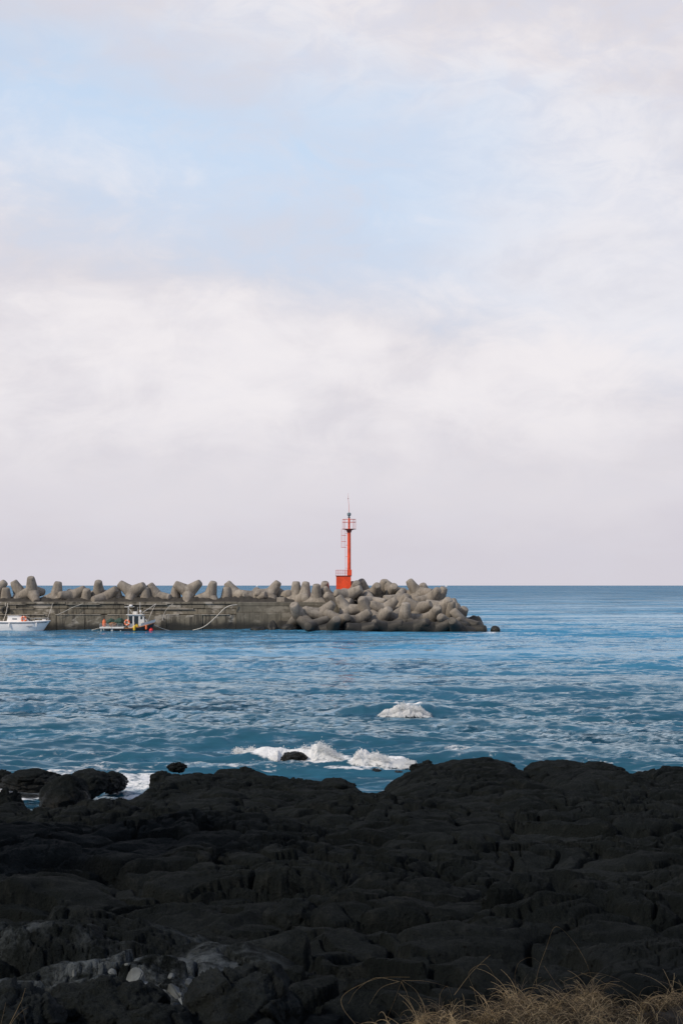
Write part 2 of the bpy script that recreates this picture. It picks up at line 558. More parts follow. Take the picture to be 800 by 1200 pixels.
# sea water
def sea_material():
    m, nt, b = new_mat('sea_water'); t = NT(nt)
    geo = t.n('ShaderNodeNewGeometry')
    pos = geo.outputs['Position']; N = geo.outputs['Normal']
    x, y, z = t.xyz(pos)
    # broad slicks and gusts, drawn out along the shore
    gust = t.noise(t.scalev(pos, (0.012, 0.05, 1)), 1.0, 5, 0.6, 0.5)
    gust2 = t.noise(t.scalev(pos, (0.05, 0.26, 1)), 1.0, 5, 0.62, 0.5)
    g = t.math('ADD', t.math('MULTIPLY', gust, 0.6), t.math('MULTIPLY', gust2, 0.4))
    amp = t.mapr(g, 0.41, 0.57, 0.30, 1.45)
    sl = None
    for s, w, st in ((0.022, 0.85, 0.3), (0.10, 0.95, 0.35), (0.36, 0.60, 0.45), (1.2, 0.85, 0.55), (4.0, 0.62, 0.6)):
        c = t.noise(t.scalev(pos, (st, 1.0, 1.0)), s, 3, 0.6, 0.3, color=True)
        c = t.vmath('SCALE', t.vmath('SUBTRACT', c, (0.5, 0.5, 0.5)), scale=w)
        sl = c if sl is None else t.vmath('ADD', sl, c)
    sl = t.vmath('MULTIPLY', t.vmath('SCALE', sl, scale=amp), (0.9, 1.9, 0.0))
    Nn = t.vmath('NORMALIZE', t.vmath('ADD', N, sl))
    t.put(b.inputs['Normal'], Nn)
    dist = t.vmath('LENGTH', pos)
    # the body of the water: turquoise over the shallows, blue further out
    deep = t.mapr(y, 52.0, 125.0)
    body = t.mix(deep, (0.018, 0.080, 0.126), (0.055, 0.228, 0.395))
    body = t.mix(t.mapr(gust2, 0.48, 0.66, 0, 0.6), body, (0.030, 0.130, 0.215))
    body = t.mix(t.mapr(y, 150.0, 700.0, 0.0, 0.85), body, (0.034, 0.140, 0.255))
    chop = t.noise(t.scalev(pos, (0.045, 0.030, 1)), 1.0, 6, 0.7, 0.6)
    body = t.mix(t.math('MULTIPLY', t.mapr(chop, 0.48, 0.60), t.mapr(y, 90.0, 260.0, 0.0, 0.65)), body, (0.018, 0.078, 0.140))
    # the water's own colour under a skin that mirrors the sky
    nt.nodes.remove(b)
    dif = t.n('ShaderNodeBsdfDiffuse'); t.put(dif.inputs['Color'], body); t.put(dif.inputs['Normal'], Nn)
    glo = t.n('ShaderNodeBsdfGlossy'); glo.inputs['Color'].default_value = (0.78, 0.93, 1.0, 1)
    t.put(glo.inputs['Roughness'], t.mapr(y, 35.0, 400.0, 0.10, 0.26)); t.put(glo.inputs['Normal'], Nn)
    fr = t.n('ShaderNodeFresnel'); fr.inputs['IOR'].default_value = 1.333; t.put(fr.inputs['Normal'], Nn)
    water = t.n('ShaderNodeMixShader')
    t.put(water.inputs[0], t.math('MULTIPLY', t.math('MINIMUM', fr.outputs[0], 0.80), t.mapr(y, 140.0, 900.0, 0.92, 0.50)))
    nt.links.new(dif.outputs[0], water.inputs[1]); nt.links.new(glo.outputs[0], water.inputs[2])
    # foam
    at_ = t.n('ShaderNodeAttribute', attribute_name='foam').outputs['Fac']
    fn = t.noise(t.scalev(pos, (0.8, 1.0, 1.0)), 2.6, 7, 0.65, 0.6)
    fn2 = t.noise(pos, 9.0, 5, 0.6)
    fm = t.math('ADD', at_, t.math('MULTIPLY', t.math('SUBTRACT', t.math('ADD', t.math('MULTIPLY', fn, 0.7), t.math('MULTIPLY', fn2, 0.3)), 0.5), 1.9))
    fm = t.math('MULTIPLY', t.mapr(fm, 0.42, 0.80), t.mapr(at_, 0.02, 0.12))
    d = t.n('ShaderNodeBsdfDiffuse')
    d.inputs['Color'].default_value = (0.80, 0.82, 0.83, 1)
    t.put(d.inputs['Normal'], t.bump(t.noise(pos, 12.0, 6, 0.6), 0.8, 0.1))
    mx = t.n('ShaderNodeMixShader')
    t.put(mx.inputs[0], fm)
    nt.links.new(water.outputs[0], mx.inputs[1]); nt.links.new(d.outputs[0], mx.inputs[2])
    nt.links.new(mx.outputs[0], nt.nodes['Material Output'].inputs[0])
    return m
M_SEA = sea_material()

def foam_material():
    m, nt, b = new_mat('white_foam'); t = NT(nt)
    pos = t.n('ShaderNodeNewGeometry').outputs['Position']
    e = t.n('ShaderNodeAttribute', attribute_name='cover').outputs['Fac']
    nt.nodes.remove(b)
    d = t.n('ShaderNodeBsdfDiffuse'); d.inputs['Color'].default_value = (0.86, 0.87, 0.87, 1)
    tl = t.n('ShaderNodeBsdfTranslucent'); tl.inputs['Color'].default_value = (0.84, 0.87, 0.88, 1)
    mx = t.n('ShaderNodeMixShader'); mx.inputs[0].default_value = 0.45
    nt.links.new(d.outputs[0], mx.inputs[1]); nt.links.new(tl.outputs[0], mx.inputs[2])
    tr = t.n('ShaderNodeBsdfTransparent')
    f1 = t.noise(pos, 5.0, 6, 0.68, 0.5); f2 = t.noise(pos, 17.0, 4, 0.6)
    f = t.math('ADD', t.math('MULTIPLY', f1, 0.65), t.math('MULTIPLY', f2, 0.35))
    al = t.mapr(t.math('ADD', e, t.math('MULTIPLY', t.math('SUBTRACT', f, 0.5), 2.0)), 0.32, 0.62)
    al = t.math('MAXIMUM', al, t.mapr(e, 1.5, 1.6))
    ms = t.n('ShaderNodeMixShader'); t.put(ms.inputs[0], al)
    nt.links.new(tr.outputs[0], ms.inputs[1]); nt.links.new(mx.outputs[0], ms.inputs[2])
    nt.links.new(ms.outputs[0], nt.nodes['Material Output'].inputs[0])
    return m
M_FOAM = foam_material()

# ------------------------------------------------------------------ the sea
FR = 1422.0
def sea_build():
    vv = np.concatenate([np.arange(440.0, 15.0, -0.45), np.geomspace(15.0, 0.16, 120)])
    ys = CAMZ * FR / vv
    ts = np.linspace(-0.42, 0.42, 1150)
    side = np.geomspace(0.43, 2.2, 40)
    ts = np.concatenate([-side[::-1], ts, side])
    Y, T = np.meshgrid(ys, ts, indexing='ij')
    X = Y * T
    dY = np.gradient(ys)[:, None]
    Z = np.zeros_like(X)
    gust = 0.75 + 0.5 * fbm2(X * 0.03, Y * 0.06, 90, 3)
    r = random.Random(5)
    waves = []
    for i in range(46):
        L = 0.50 * (10.0 / 0.50) ** (i / 45.0)
        for j in range(2):
            th = R(-100 + r.uniform(-50, 50)) if i < 32 else R(-96 + r.uniform(-28, 28))
            waves.append((L * r.uniform(0.9, 1.1), th, r.uniform(0, 6.28)))
    waves += [(14.0, R(-95), 0.3), (18.5, R(-84), 2.0), (23.0, R(-101), 4.1), (12.0, R(-110), 1.1)]
    for (L, th, ph) in waves:
        kx, ky = math.cos(th) * 2 * math.pi / L, math.sin(th) * 2 * math.pi / L
        a = 0.0088 * L ** 0.56
        fade = sstep(2.2, 4.5, L / np.maximum(dY * abs(math.sin(th)), 1e-3))
        rows = np.where(fade[:, 0] > 0)[0]
        if not len(rows): continue
        e = rows[-1] + 1
        p = kx * X[:e] + ky * Y[:e] + ph
        Z[:e] += fade[:e] * a * (1.55 * np.exp(np.sin(p) - 1) - 0.72) * 1.5
    Z *= gust
    foam = np.zeros_like(X)

    def ridge(u0, u1, v, hgt, wid_front=0.5, wid_back=1.4, soft=0.35):
        """a single swell whose foot stands at v, between two columns of the photo"""
        nonlocal Z
        c = on_water((u0 + u1) / 2, v); hw = (u1 - u0) / 2 / F * c.y
        w = 1 - sstep(1 - soft * 2, 1.15, np.abs(X - c.x) / hw)
        yy = Y - c.y - 0.5 - 0.35 * fbm2(X * 0.7, Y * 0 + u0, 31, 3)
        prof = np.where(yy < 0, np.exp(-(yy / wid_front) ** 2), np.exp(-(yy / wid_back) ** 2))
        Z *= 1 - (0.6 if hgt > 0.55 else 0.1) * w * np.exp(-((Y - c.y - 0.3) / (wid_back + 0.9)) ** 2)
        Z += hgt * w * prof * (0.85 + 0.3 * fbm2(X * 1.1, Y * 0.4, 32, 3))
    ridge(368, 556, 840, 0.60, 0.5, 2.4)
    ridge(265, 410, 893, 0.46, 0.35, 1.2)
    ridge(395, 500, 897, 0.36, 0.35, 1.2)
    ridge(110, 285, 890, 0.20, 0.5, 1.5)
    ridge(480, 640, 889, 0.20, 0.5, 1.5)
    ridge(-60, 120, 868, 0.09, 0.6, 2.0)
    ridge(560, 760, 858, 0.11, 0.6, 2.0)
    ridge(240, 420, 826, 0.08, 0.7, 2.5)
    ridge(640, 860, 806, 0.12, 0.8, 2.5)

    def foam_patch(u, v, hu, hv_m, s):
        nonlocal foam
        c = on_water(u, v); rx = hu / F * c.y
        q = ((X - c.x) / rx) ** 2 + ((Y - c.y) / hv_m) ** 2
        foam = np.maximum(foam, s * (1 - sstep(0.25, 1.15, q)))
    for a in ((474, 836, 26, 0.85, 1.0), (474, 831, 18, 0.6, 0.9),
              (340, 890, 68, 0.8, 1.0), (310, 888, 40, 0.7, 0.95), (375, 892, 45, 0.8, 0.9), (443, 894, 42, 0.8, 1.0),
              (420, 900, 70, 0.6, 0.62), (520, 905, 60, 0.6, 0.45), (560, 897, 40, 0.4, 0.5),
              (535, 882, 22, 0.4, 0.6), (300, 902, 60, 0.5, 0.5),
              (30, 925, 60, 1.8, 0.72), (20, 935, 40, 1.1, 0.75), (70, 912, 30, 0.9, 0.6), (160, 918, 45, 1.3, 0.72), (150, 930, 40, 1.1, 0.6), (220, 900, 50, 1.0, 0.5),
              (130, 905, 80, 1.2, 0.45), (430, 915, 30, 0.5, 0.45), (780, 936, 60, 1.2, 0.8), (640, 905, 50, 0.6, 0.4), (720, 905, 60, 0.5, 0.45),
              (545, 742, 50, 3.0, 0.50), (575, 741, 14, 2.5, 0.62), (500, 744, 45, 3.0, 0.42),
              (640, 800, 60, 1.2, 0.26), (480, 880, 160, 2.5, 0.33), (90, 886, 120, 2.0, 0.33), (300, 898, 140, 1.6, 0.40), (620, 890, 140, 2.0, 0.33)):
        foam_patch(*a)
    nb = int((ys < 41).sum())
    zt_ = terrain_height(X[:nb], Y[:nb])
    blur = np.maximum(zt_, -0.9)
    wash = sstep(-0.75, -0.12, blur) * (0.50 + 0.30 * fbm2(X[:nb] * 0.7, Y[:nb] * 0.7, 66, 3))
    foam[:nb] = np.maximum(foam[:nb], wash)
    Z += foam ** 2 * (0.05 * fbm2(X * 4, Y * 4, 44, 4) + 0.02)
    me = grid_mesh('sea', X, Y, Z)
    at_ = me.attributes.new('foam', 'FLOAT', 'POINT')
    at_.data.foreach_set('value', foam.ravel().astype(np.float32))
    o = link_mesh('sea', me, M_SEA, smooth=True)
    tag(o, 'choppy blue sea reaching to the horizon', 'sea', kind='structure')
    return o
# foam thrown up by the three breakers
def foam_spray(name, label, cols, seed, splash=0.20):
    """cols: list of (u, v_foot, height m) along the crest: a torn, lumpy sheet of white water and fine drops above it"""
    r = np.random.default_rng(seed)
    us = np.array([c[0] for c in cols], float); vs = np.array([c[1] for c in cols], float); hs = np.array([c[2] for c in cols], float)
    nu, nv = int((us[-1] - us[0]) * 3.2), 70
    U = np.linspace(us[0] - 6, us[-1] + 6, nu)
    vf = np.interp(U, us, vs); H = np.interp(U, us, hs)
    foot = np.array([on_water(a_, b_)[:] for a_, b_ in zip(U, vf)])
    Wp = np.linspace(0, 1, nv)
    uu, ww = np.meshgrid(U, Wp, indexing='ij')
    X = np.repeat(foot[:, :1], nv, 1); Y0 = np.repeat(foot[:, 1:2], nv, 1)
    lum = 0.85 + 0.35 * fbm2(X * 1.3, ww * 0 + seed, seed, 3) + 0.35 * fbm2(X * 4.5, ww * 3.0, seed + 1, 3)
    prof = np.where(ww < 0.45, (ww / 0.45) ** 0.75, np.cos((ww - 0.45) / 0.55 * math.pi / 2) ** 0.8)
    Z = -0.16 * (1 - sstep(0.0, 0.2, ww)) - 0.16 * sstep(0.8, 1.0, ww) + 0.02 + H[:, None] * np.clip(lum, 0.2, 2) * prof
    Y = Y0 - 0.15 + ww * 1.5 + 0.10 * fbm2(X * 3, ww * 4, seed + 2, 3)
    P = np.stack([X, Y, Z], -1).reshape(-1, 3)
    nz = np.stack([fbm3(P + 3.3 * k_, 4.0, seed + 3, 4, 0.6) for k_ in range(3)], 1)
    P = P + nz * 0.09 * np.clip(Z.reshape(-1, 1) * 4, 0.2, 1)
    end = np.clip(np.minimum(uu - uu.min(), uu.max() - uu) / 12.0, 0, 1)
    cov = (0.80 * end * sstep(0.0, 0.22, ww) * (1 - sstep(0.72, 1.0, ww)) + 0.10).reshape(-1)
    nearrock = (np.abs(P[:, 0] - ROCK_X) < 0.50) & (P[:, 1] < 43.75)
    cov = np.where(nearrock, 0.0, cov)
    i = np.arange(nu * nv).reshape(nu, nv)
    Q = np.stack([i[:-1, :-1], i[1:, :-1], i[1:, 1:], i[:-1, 1:]], -1).reshape(-1, 4)
    T = np.concatenate([Q[:, [0, 1, 2]], Q[:, [0, 2, 3]]])
    V, TT, CC = [P], [T], [cov]
    # drops: little octahedra, most of them too small to see singly
    bv = np.array([(1, 0, 0), (-1, 0, 0), (0, 1, 0), (0, -1, 0), (0, 0, 1), (0, 0, -1)], float)
    bf = np.array([(0, 2, 4), (2, 1, 4), (1, 3, 4), (3, 0, 4), (2, 0, 5), (1, 2, 5), (3, 1, 5), (0, 3, 5)])
    n = int((us[-1] - us[0]) * 130); k = len(P)
    for q in range(n):
        u = r.uniform(us[0], us[-1]); h = float(np.interp(u, us, hs))
        dens = float(fbm2(np.array([u * 0.14]), np.array([seed * 1.7]), seed + 50, 3)[0])
        if r.random() > 0.6 + 2.0 * dens: continue
        p = on_water(u, float(np.interp(u, us, vs)))
        zf = 0.45 + abs(r.normal(0, splash))
        c = np.array([p.x + r.normal(0, 0.04), p.y + r.uniform(0.1, 1.0), 0.04 + h * zf * (0.9 + 0.8 * max(dens, 0))])
        if abs(c[0] - ROCK_X) < 0.50 and c[1] < 43.75: continue
        V.append(bv * (0.005 + 0.013 * r.random() ** 2) * r.uniform(0.7, 1.4, 3) + c); TT.append(bf + k); CC.append(np.full(6, 2.0)); k += 6
    me = np_mesh(name, np.concatenate(V), np.concatenate(TT))
    a = me.attributes.new('cover', 'FLOAT', 'POINT'); a.data.foreach_set('value', np.concatenate(CC).astype(np.float32))
    o = link_mesh(name, me, M_FOAM, smooth=True)
    return tag(o, label, 'foam', kind='stuff')
ROCK_X = at(345, 886, 43.2).x
foam_spray('breaking_wave_foam', 'white foam on the lone small breaker farther out from the rocks',
           [(443, 842, 0.12), (452, 842, 0.30), (464, 842, 0.46), (478, 842, 0.54), (490, 842, 0.46), (504, 842, 0.14)], 3, 0.15)
foam_spray('breaking_wave_foam', 'long ragged white surf breaking around the small dark rock',
           [(274, 886, 0.12), (300, 891, 0.28), (325, 894, 0.34), (350, 894, 0.42), (370, 894, 0.50), (382, 894, 0.38), (394, 894, 0.18), (402, 894, 0.04)], 4)
foam_spray('breaking_wave_foam', 'shorter white surf just seaward of the gap in the lava rim',
           [(412, 898, 0.10), (420, 899, 0.38), (433, 899, 0.38), (450, 900, 0.28), (470, 900, 0.18), (486, 900, 0.06)], 6)

# ------------------------------------------------------------------ black lava shore
RIM = [(-400, 938), (-100, 950), (0, 957), (60, 957), (110, 952), (150, 946), (188, 936), (203, 912), (230, 909), (290, 911), (330, 917), (380, 922),
       (412, 927), (430, 935), (447, 927), (480, 908), (500, 899), (550, 896), (580, 898), (600, 908), (615, 914), (630, 904),
       (670, 899), (700, 902), (720, 914), (745, 918), (760, 910), (800, 908), (900, 905), (1300, 900)]
RIM_U = np.array([p[0] for p in RIM], float); RIM_V = np.array([p[1] for p in RIM], float)

def terrain_height(X, Y):
    ye = 33.0 - 2.2 * (1 - sstep(-6.2, -3.8, X)) + 1.3 * fbm2(X * 0.35, Y * 0.0 + 3, 21, 3) + 0.8 * fbm2(X * 0.9, Y * 0.25, 22, 3)
    u = 400 + F * X / 33.0
    zr = CAMZ + (np.interp(u, RIM_U, np.array([slope(v) for v in RIM_V]))) * 33.0
    zs = 0.15 + 0.65 * sstep(-8.5, -2.0, X)
    tt = np.clip((Y - 5.0) / 28.0, -0.6, 1.0)
    zr = zs + (zr - zs) * sstep(0.72, 0.96, tt)
    base = 3.50 + (zr - 3.50) * tt - 0.24 * np.sin(np.clip(tt, 0, 1) * math.pi)
    # unseen rise behind and bank at left, added to shade the near rocks
    base += np.where(Y < -1.0, (-1.0 - Y) * 0.55, 0)
    base += 9.5 * sstep(0.0, 5.0, -7.0 - 0.06 * Y - X + 1.2 * fbm2(X * 0.3, Y * 0.3, 70, 3)) * (1 - sstep(11.0, 19.0, Y))
    wx = X + 0.5 * fbm2(X * 0.5, Y * 0.5, 1, 3) + 0.16 * fbm2(X * 2.2, Y * 2.2, 2, 2)
    wy = Y + 0.5 * fbm2(X * 0.5 + 40, Y * 0.5, 3, 3) + 0.16 * fbm2(X * 2.2, Y * 2.2 + 30, 4, 2)
    relief = np.zeros_like(X)
    f1, f2, c = vor2(wx / 2.6, wy / 2.0, 5)
    edge = f2 - f1
    relief += 0.13 * (0.75 - f1 ** 2) * sstep(0.0, 0.35, edge) + 0.20 * (c - 0.5) * sstep(0, 0.07, edge) - 0.22 * (1 - sstep(0.0, 0.05, edge))
    f1, f2, c = vor2(wx / 0.95 + 9, wy / 0.75, 6)
    edge = f2 - f1
    relief += 0.09 * (0.7 - f1 ** 2) * sstep(0, 0.3, edge) + 0.13 * (c - 0.5) * sstep(0, 0.07, edge) - 0.12 * (1 - sstep(0.0, 0.055, edge))
    f1, f2, c = vor2(wx / 0.36, wy / 0.30 + 4, 7)
    edge = f2 - f1
    m = sstep(-0.35, 0.2, fbm2(X * 0.4, Y * 0.4, 55, 3))
    relief += m * (0.075 * (0.6 - f1 ** 2) + 0.085 * (c - 0.5) * sstep(0, 0.1, edge) - 0.075 * (1 - sstep(0.0, 0.1, edge)))
    f1, f2, c = vor2(wx / 0.13, wy / 0.11 + 4, 8)
    edge = f2 - f1
    m2 = sstep(-0.1, 0.3, fbm2(X * 0.7 + 5, Y * 0.7, 56, 3))
    relief += m2 * (0.022 * (0.6 - f1 ** 2) + 0.024 * (c - 0.5) - 0.022 * (1 - sstep(0.0, 0.12, edge)))
    relief += 0.19 * fbm2(X * 0.55, Y * 0.7, 9, 5, 0.5) + 0.035 * fbm2(X * 4.5, Y * 4.5, 10, 4)
    # layered ledges
    q = (relief + 0.25 * fbm2(X * 0.3, Y * 0.5, 12, 3)) / 0.11 + 40
    fr = q - np.floor(q)
    st = (np.floor(q) + sstep(0.30, 0.62, fr) - 40) * 0.11 - 0.25 * fbm2(X * 0.3, Y * 0.5, 12, 3)
    lm = sstep(-0.15, 0.35, fbm2(X * 0.22 + 7, Y * 0.3, 13, 2)) * 0.16
    relief = relief * (1 - lm) + st * lm
    k = 1.0 - 0.45 * sstep(0.75, 1.0, tt)
    z = base + relief * k
    # a long crevice near the bottom of the picture
    # seaward face
    over = Y - ye
    drop = np.where(over > 0, 0.9 * np.clip(over, 0, 0.6) + 2.4 * np.clip(over - 0.6, 0, 1.2) + 0.5 * np.clip(over - 1.8, 0, 9), 0)
    z = z - drop
    return z


sea_build()


def terrain_build():
    ys = np.concatenate([np.linspace(-25, 1.5, 110), 1.6 + (38.5 - 1.6) * (np.linspace(0, 1, 1150) ** 1.25)])
    ts = np.linspace(-0.34, 0.34, 820)
    side = np.geomspace(0.345, 1.6, 70)
    ts = np.concatenate([-side[::-1], ts, side])
    Yg, T = np.meshgrid(ys, ts, indexing='ij')
    X = T * np.maximum(Yg, 3.0 + 0.0 * Yg) if False else T * np.where(Yg < 4.0, 4.0 + (4.0 - Yg) * 0.4, Yg)
    Z = terrain_height(X, Yg)
    me = grid_mesh('ground', X, Yg, Z)
    # paler mottled patch on the rock by the crevice
    u = 400 + F * X / np.maximum(Yg, 1.0); v = 686 + F * (CAMZ - Z) / np.maximum(Yg, 1.0)
    cr = np.zeros_like(X)
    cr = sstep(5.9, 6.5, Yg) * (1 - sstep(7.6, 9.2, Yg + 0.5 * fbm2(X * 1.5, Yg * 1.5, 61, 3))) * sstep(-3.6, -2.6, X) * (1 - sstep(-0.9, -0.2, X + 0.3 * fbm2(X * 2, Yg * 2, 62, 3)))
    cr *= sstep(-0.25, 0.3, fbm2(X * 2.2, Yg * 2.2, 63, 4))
    a = me.attributes.new('pale_tone', 'FLOAT', 'POINT')
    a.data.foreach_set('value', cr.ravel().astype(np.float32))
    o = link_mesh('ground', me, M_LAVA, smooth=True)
    tag(o, 'cracked black lava rock shore sloping down to the sea', 'rock shore', kind='structure')
terrain_build()


def ground_z(x, y):
    return float(terrain_height(np.array([[x]]), np.array([[y]]))[0, 0])


def boulder_mesh(name, size, seed, sub=5, crack=0.5, flat=0.0):
    bm = bmesh.new()
    bmesh.ops.create_icosphere(bm, subdivisions=sub, radius=1.0)
    P = np.array([v.co[:] for v in bm.verts]); Fc = np.array([[v.index for v in f.verts] for f in bm.faces]); bm.free()
    n = P.copy()
    S = np.array(size)
    s0 = float(S.max())
    # squarish body
    pw = 0.78
    Pq = np.sign(P) * np.abs(P) ** pw
    P = Pq / np.maximum(np.linalg.norm(Pq, axis=1, keepdims=True), 1e-6) * (1 + 0.10 * (np.abs(Pq).max(1, keepdims=True) - 0.7))
    d = 0.30 * fbm3(P, 0.9, seed, 3) + 0.13 * fbm3(P, 2.6, seed + 5, 4) + 0.055 * fbm3(P, 8, seed + 8, 4, 0.6)
    f1, f2, c = vor3(P + 0.15 * np.stack([fbm3(P, 2, seed + 20, 2)] * 3, 1), 1.7, seed + 9)
    d += crack * (0.14 * (c - 0.5) * sstep(0, 0.12, f2 - f1) - 0.07 * (1 - sstep(0, 0.07, f2 - f1)))
    f1, f2, c = vor3(P, 4.5, seed + 19)
    d += crack * (0.04 * (c - 0.5) * sstep(0, 0.12, f2 - f1) - 0.02 * (1 - sstep(0, 0.08, f2 - f1)))
    P = P * (1 + d[:, None])
    V = P * S
    return np_mesh(name, V, Fc)


def boulder(name, label, u, v_top, v_foot, w_px, Y, depth, seed, mat=None, cat='boulder', group=None, pale_tone=0.0, sub=5, rz=0.0, crack=0.6):
    """a rock whose top and foot show at v_top and v_foot, w_px wide, standing at distance Y"""
    zt, zb = at(u, v_top, Y).z, at(u, v_foot, Y).z
    hx = w_px / 2 / F * Y
    hz = (zt - zb) * 0.5 * 1.35
    me = boulder_mesh(name, (hx * 1.02, depth, hz), seed, sub, crack)
    o = link_mesh(name, me, mat or M_LAVA, smooth=True)
    co = np.zeros(len(me.vertices) * 3, np.float32); me.vertices.foreach_get('co', co); co = co.reshape(-1, 3)
    top = co[:, 2].max()
    mid = (co[:, 0].max() + co[:, 0].min()) / 2
    o.location = (at(u, v_top, Y).x - mid, Y, zt - top)
    o.rotation_euler = (0, 0, rz)
    if pale_tone:
        a = me.attributes.new('pale_tone', 'FLOAT', 'POINT')
        a.data.foreach_set('value', np.full(len(me.vertices), pale_tone, np.float32))
    tag(o, label, cat, group)
    return o

G_SH = 'black boulders along the waterline'
BOULDERS = [
    ('largest rounded black boulder standing in the foamy inlet', 77, 906, 948, 58, 33.6, 0.75, 101),
    ('black boulder behind the largest inlet boulder, sloping to the water', 104, 901, 924, 48, 35.6, 0.7, 102),
    ('dark low boulder trailing off seaward behind the inlet boulder pair', 130, 903, 920, 34, 36.2, 0.6, 103),
    ('long flat black reef rock awash at the edge of the picture', 36, 900, 918, 62, 36.6, 0.8, 104),
    ('small dark rock at the tip of the long flat reef', 3, 902, 916, 26, 37.0, 0.5, 105),
    ('tall black boulder at the frame edge beside the inlet foam', 8, 922, 958, 34, 31.0, 0.5, 106),
    ('low wet boulder below the frame edge boulder', 14, 940, 966, 52, 30.2, 0.6, 107),
    ('squat black boulder with water on both sides at the inlet mouth', 192, 904, 925, 32, 35.0, 0.5, 108),
    ('tiny black rock just breaking the surface off the inlet', 207, 893, 902, 19, 37.2, 0.35, 109),
    ('small square black block perched on the lava rim', 290, 898, 912, 24, 33.4, 0.28, 110),
    ('jagged black rock surrounded by white surf', 345, 880, 893, 29, 43.2, 0.4, 111),
    ('broad flat topped slab beside the gap in the rim', 392, 912, 934, 50, 32.6, 0.6, 112),
    ('pointed small rock in the water beyond the rim gap', 441, 900, 907, 13, 40.6, 0.22, 113),
    ('smallest rock poking from the water near the big dark hump', 467, 903, 908, 9, 40.2, 0.16, 114),
    ('ragged knobbly rock at the seaward end of the big hump', 497, 891, 908, 34, 35.4, 0.45, 115),
    ('big dark hump, tallest rock of the rim', 552, 888, 916, 96, 34.4, 0.9, 116),
    ('rounded rock leaning against the big dark hump', 592, 896, 918, 52, 33.6, 0.6, 117),
    ('smooth domed black boulder, left half of the twin domes on the rim', 655, 891, 918, 78, 34.0, 0.8, 118),
    ('domed black boulder, right half of the twin domes on the rim', 702, 893, 922, 66, 33.4, 0.8, 119),
    ('wide rounded boulder above the foam pocket at the frame edge', 775, 902, 938, 72, 33.0, 0.7, 120),
    ('low wet rock in front of the foam pocket at the frame edge', 790, 928, 946, 44, 30.6, 0.4, 121),
    ('small dark boulder beside the foam at the foot of the inlet', 143, 934, 950, 20, 31.8, 0.4, 122),
    ('rounded knob of rock closing the inlet on the land side', 168, 931, 956, 34, 31.2, 0.5, 123),
]
for (lab, u, vt, vf, w, Y, dep, sd) in BOULDERS:
    boulder('boulder', lab, u, vt, vf, w, Y, dep, sd, group=G_SH, crack=2.4 if w < 40 else 1.0)

# nearest rocks at the bottom of the picture
boulder('boulder', 'great smooth boulder closest to the viewer below the pale stones', 112, 1143, 1250, 150, 6.0, 0.35, 140, group='boulders near the viewer', pale_tone=0.03, crack=1.35, sub=6)
boulder('boulder', 'steep grey rock shoulder beside the pale stones', 285, 1126, 1240, 128, 5.9, 0.35, 141, group='boulders near the viewer', pale_tone=0.10, crack=1.35, sub=6)
boulder('boulder', 'grey boulder in the bottom corner among dry stems', 22, 1152, 1240, 100, 5.7, 0.35, 142, group='boulders near the viewer', pale_tone=0.10, crack=1.35, sub=6)
boulder('boulder', 'block shaped rock with rounded top beside a dark recess', 345, 1052, 1100, 62, 10.2, 0.3, 143, group='boulders near the viewer', pale_tone=0.03, sub=5)
boulder('boulder', 'low dark boulder between the smooth boulder and the grey shoulder', 178, 1176, 1245, 110, 5.6, 0.25, 144, group='boulders near the viewer', pale_tone=0.03, crack=1.35, sub=6)
PEB = [
    ('largest angular pale stone in the crevice', 160, 1132, 27, 28, 3),
    ('small pale stone beside the dark hole in the crevice', 131, 1135, 14, 14, 4),
    ('pale round stone wedged below the large angular stone', 182, 1154, 17, 16, 5),
    ('flat pale stone lying in front of the large angular stone', 168, 1149, 22, 10, 6),
    ('wide pale stone at the end of the pale stone cluster', 206, 1150, 26, 20, 7),
    ('little pale stone on top of the widest pale stone', 201, 1140, 11, 9, 8),
    ('little pale stone under the widest pale stone', 193, 1160, 10, 8, 9),
    ('pale chip of stone on the lip of the crevice above the big angular stone', 150, 1126, 9, 7, 11),
    ('pale lump of stone between the grey shoulder and the widest pale stone', 222, 1146, 13, 12, 12),
    ('small grey stone low in front of the widest pale stone', 212, 1162, 12, 9, 13),
    ('thin pale flake beneath the flat pale stone', 158, 1160, 16, 6, 14),
    ('upright pale sliver of stone in the long crack', 87, 1136, 6, 12, 10),
]
def stone_mesh(size, seed):
    """an angular broken stone: the hull of a few points, its edges worn"""
    r = random.Random(seed)
    bm = bmesh.new()
    for i in range(13):
        d = Vector((r.gauss(0, 1), r.gauss(0, 1), r.gauss(0, 1))).normalized()
        bm.verts.new(Vector((d.x * size[0], d.y * size[1], d.z * size[2])) * r.uniform(0.85, 1.05))
    res = bmesh.ops.convex_hull(bm, input=bm.verts[:])
    bmesh.ops.delete(bm, geom=[v for v in bm.verts if not v.link_faces], context='VERTS')
    bmesh.ops.bevel(bm, geom=bm.edges[:], offset=min(size) * 0.10, segments=2, affect='EDGES')
    me = bpy.data.meshes.new('pale_stone'); bmesh.ops.recalc_face_normals(bm, faces=bm.faces[:]); bm.to_mesh(me); bm.free()
    return me
for (lab, u, v, w, h, sd) in PEB:
    Y = 6.55
    me = stone_mesh((w / 2 / F * Y, w / 2 / F * Y * 0.9, h / 2 / F * Y * 1.1), 160 + sd)
    o = link_mesh('pale_stone', me, M_STONE, smooth=False)
    o.location = at(u, v + h / 2, Y)
    tag(o, lab, 'stone', 'pale stones in the crevice')

# ------------------------------------------------------------------ breakwater
YW = 170.0                              # quay face
def px_x(u, Y=YW): return at(u, 686, Y).x
def px_z(v, Y=YW): return at(400, v, Y).z

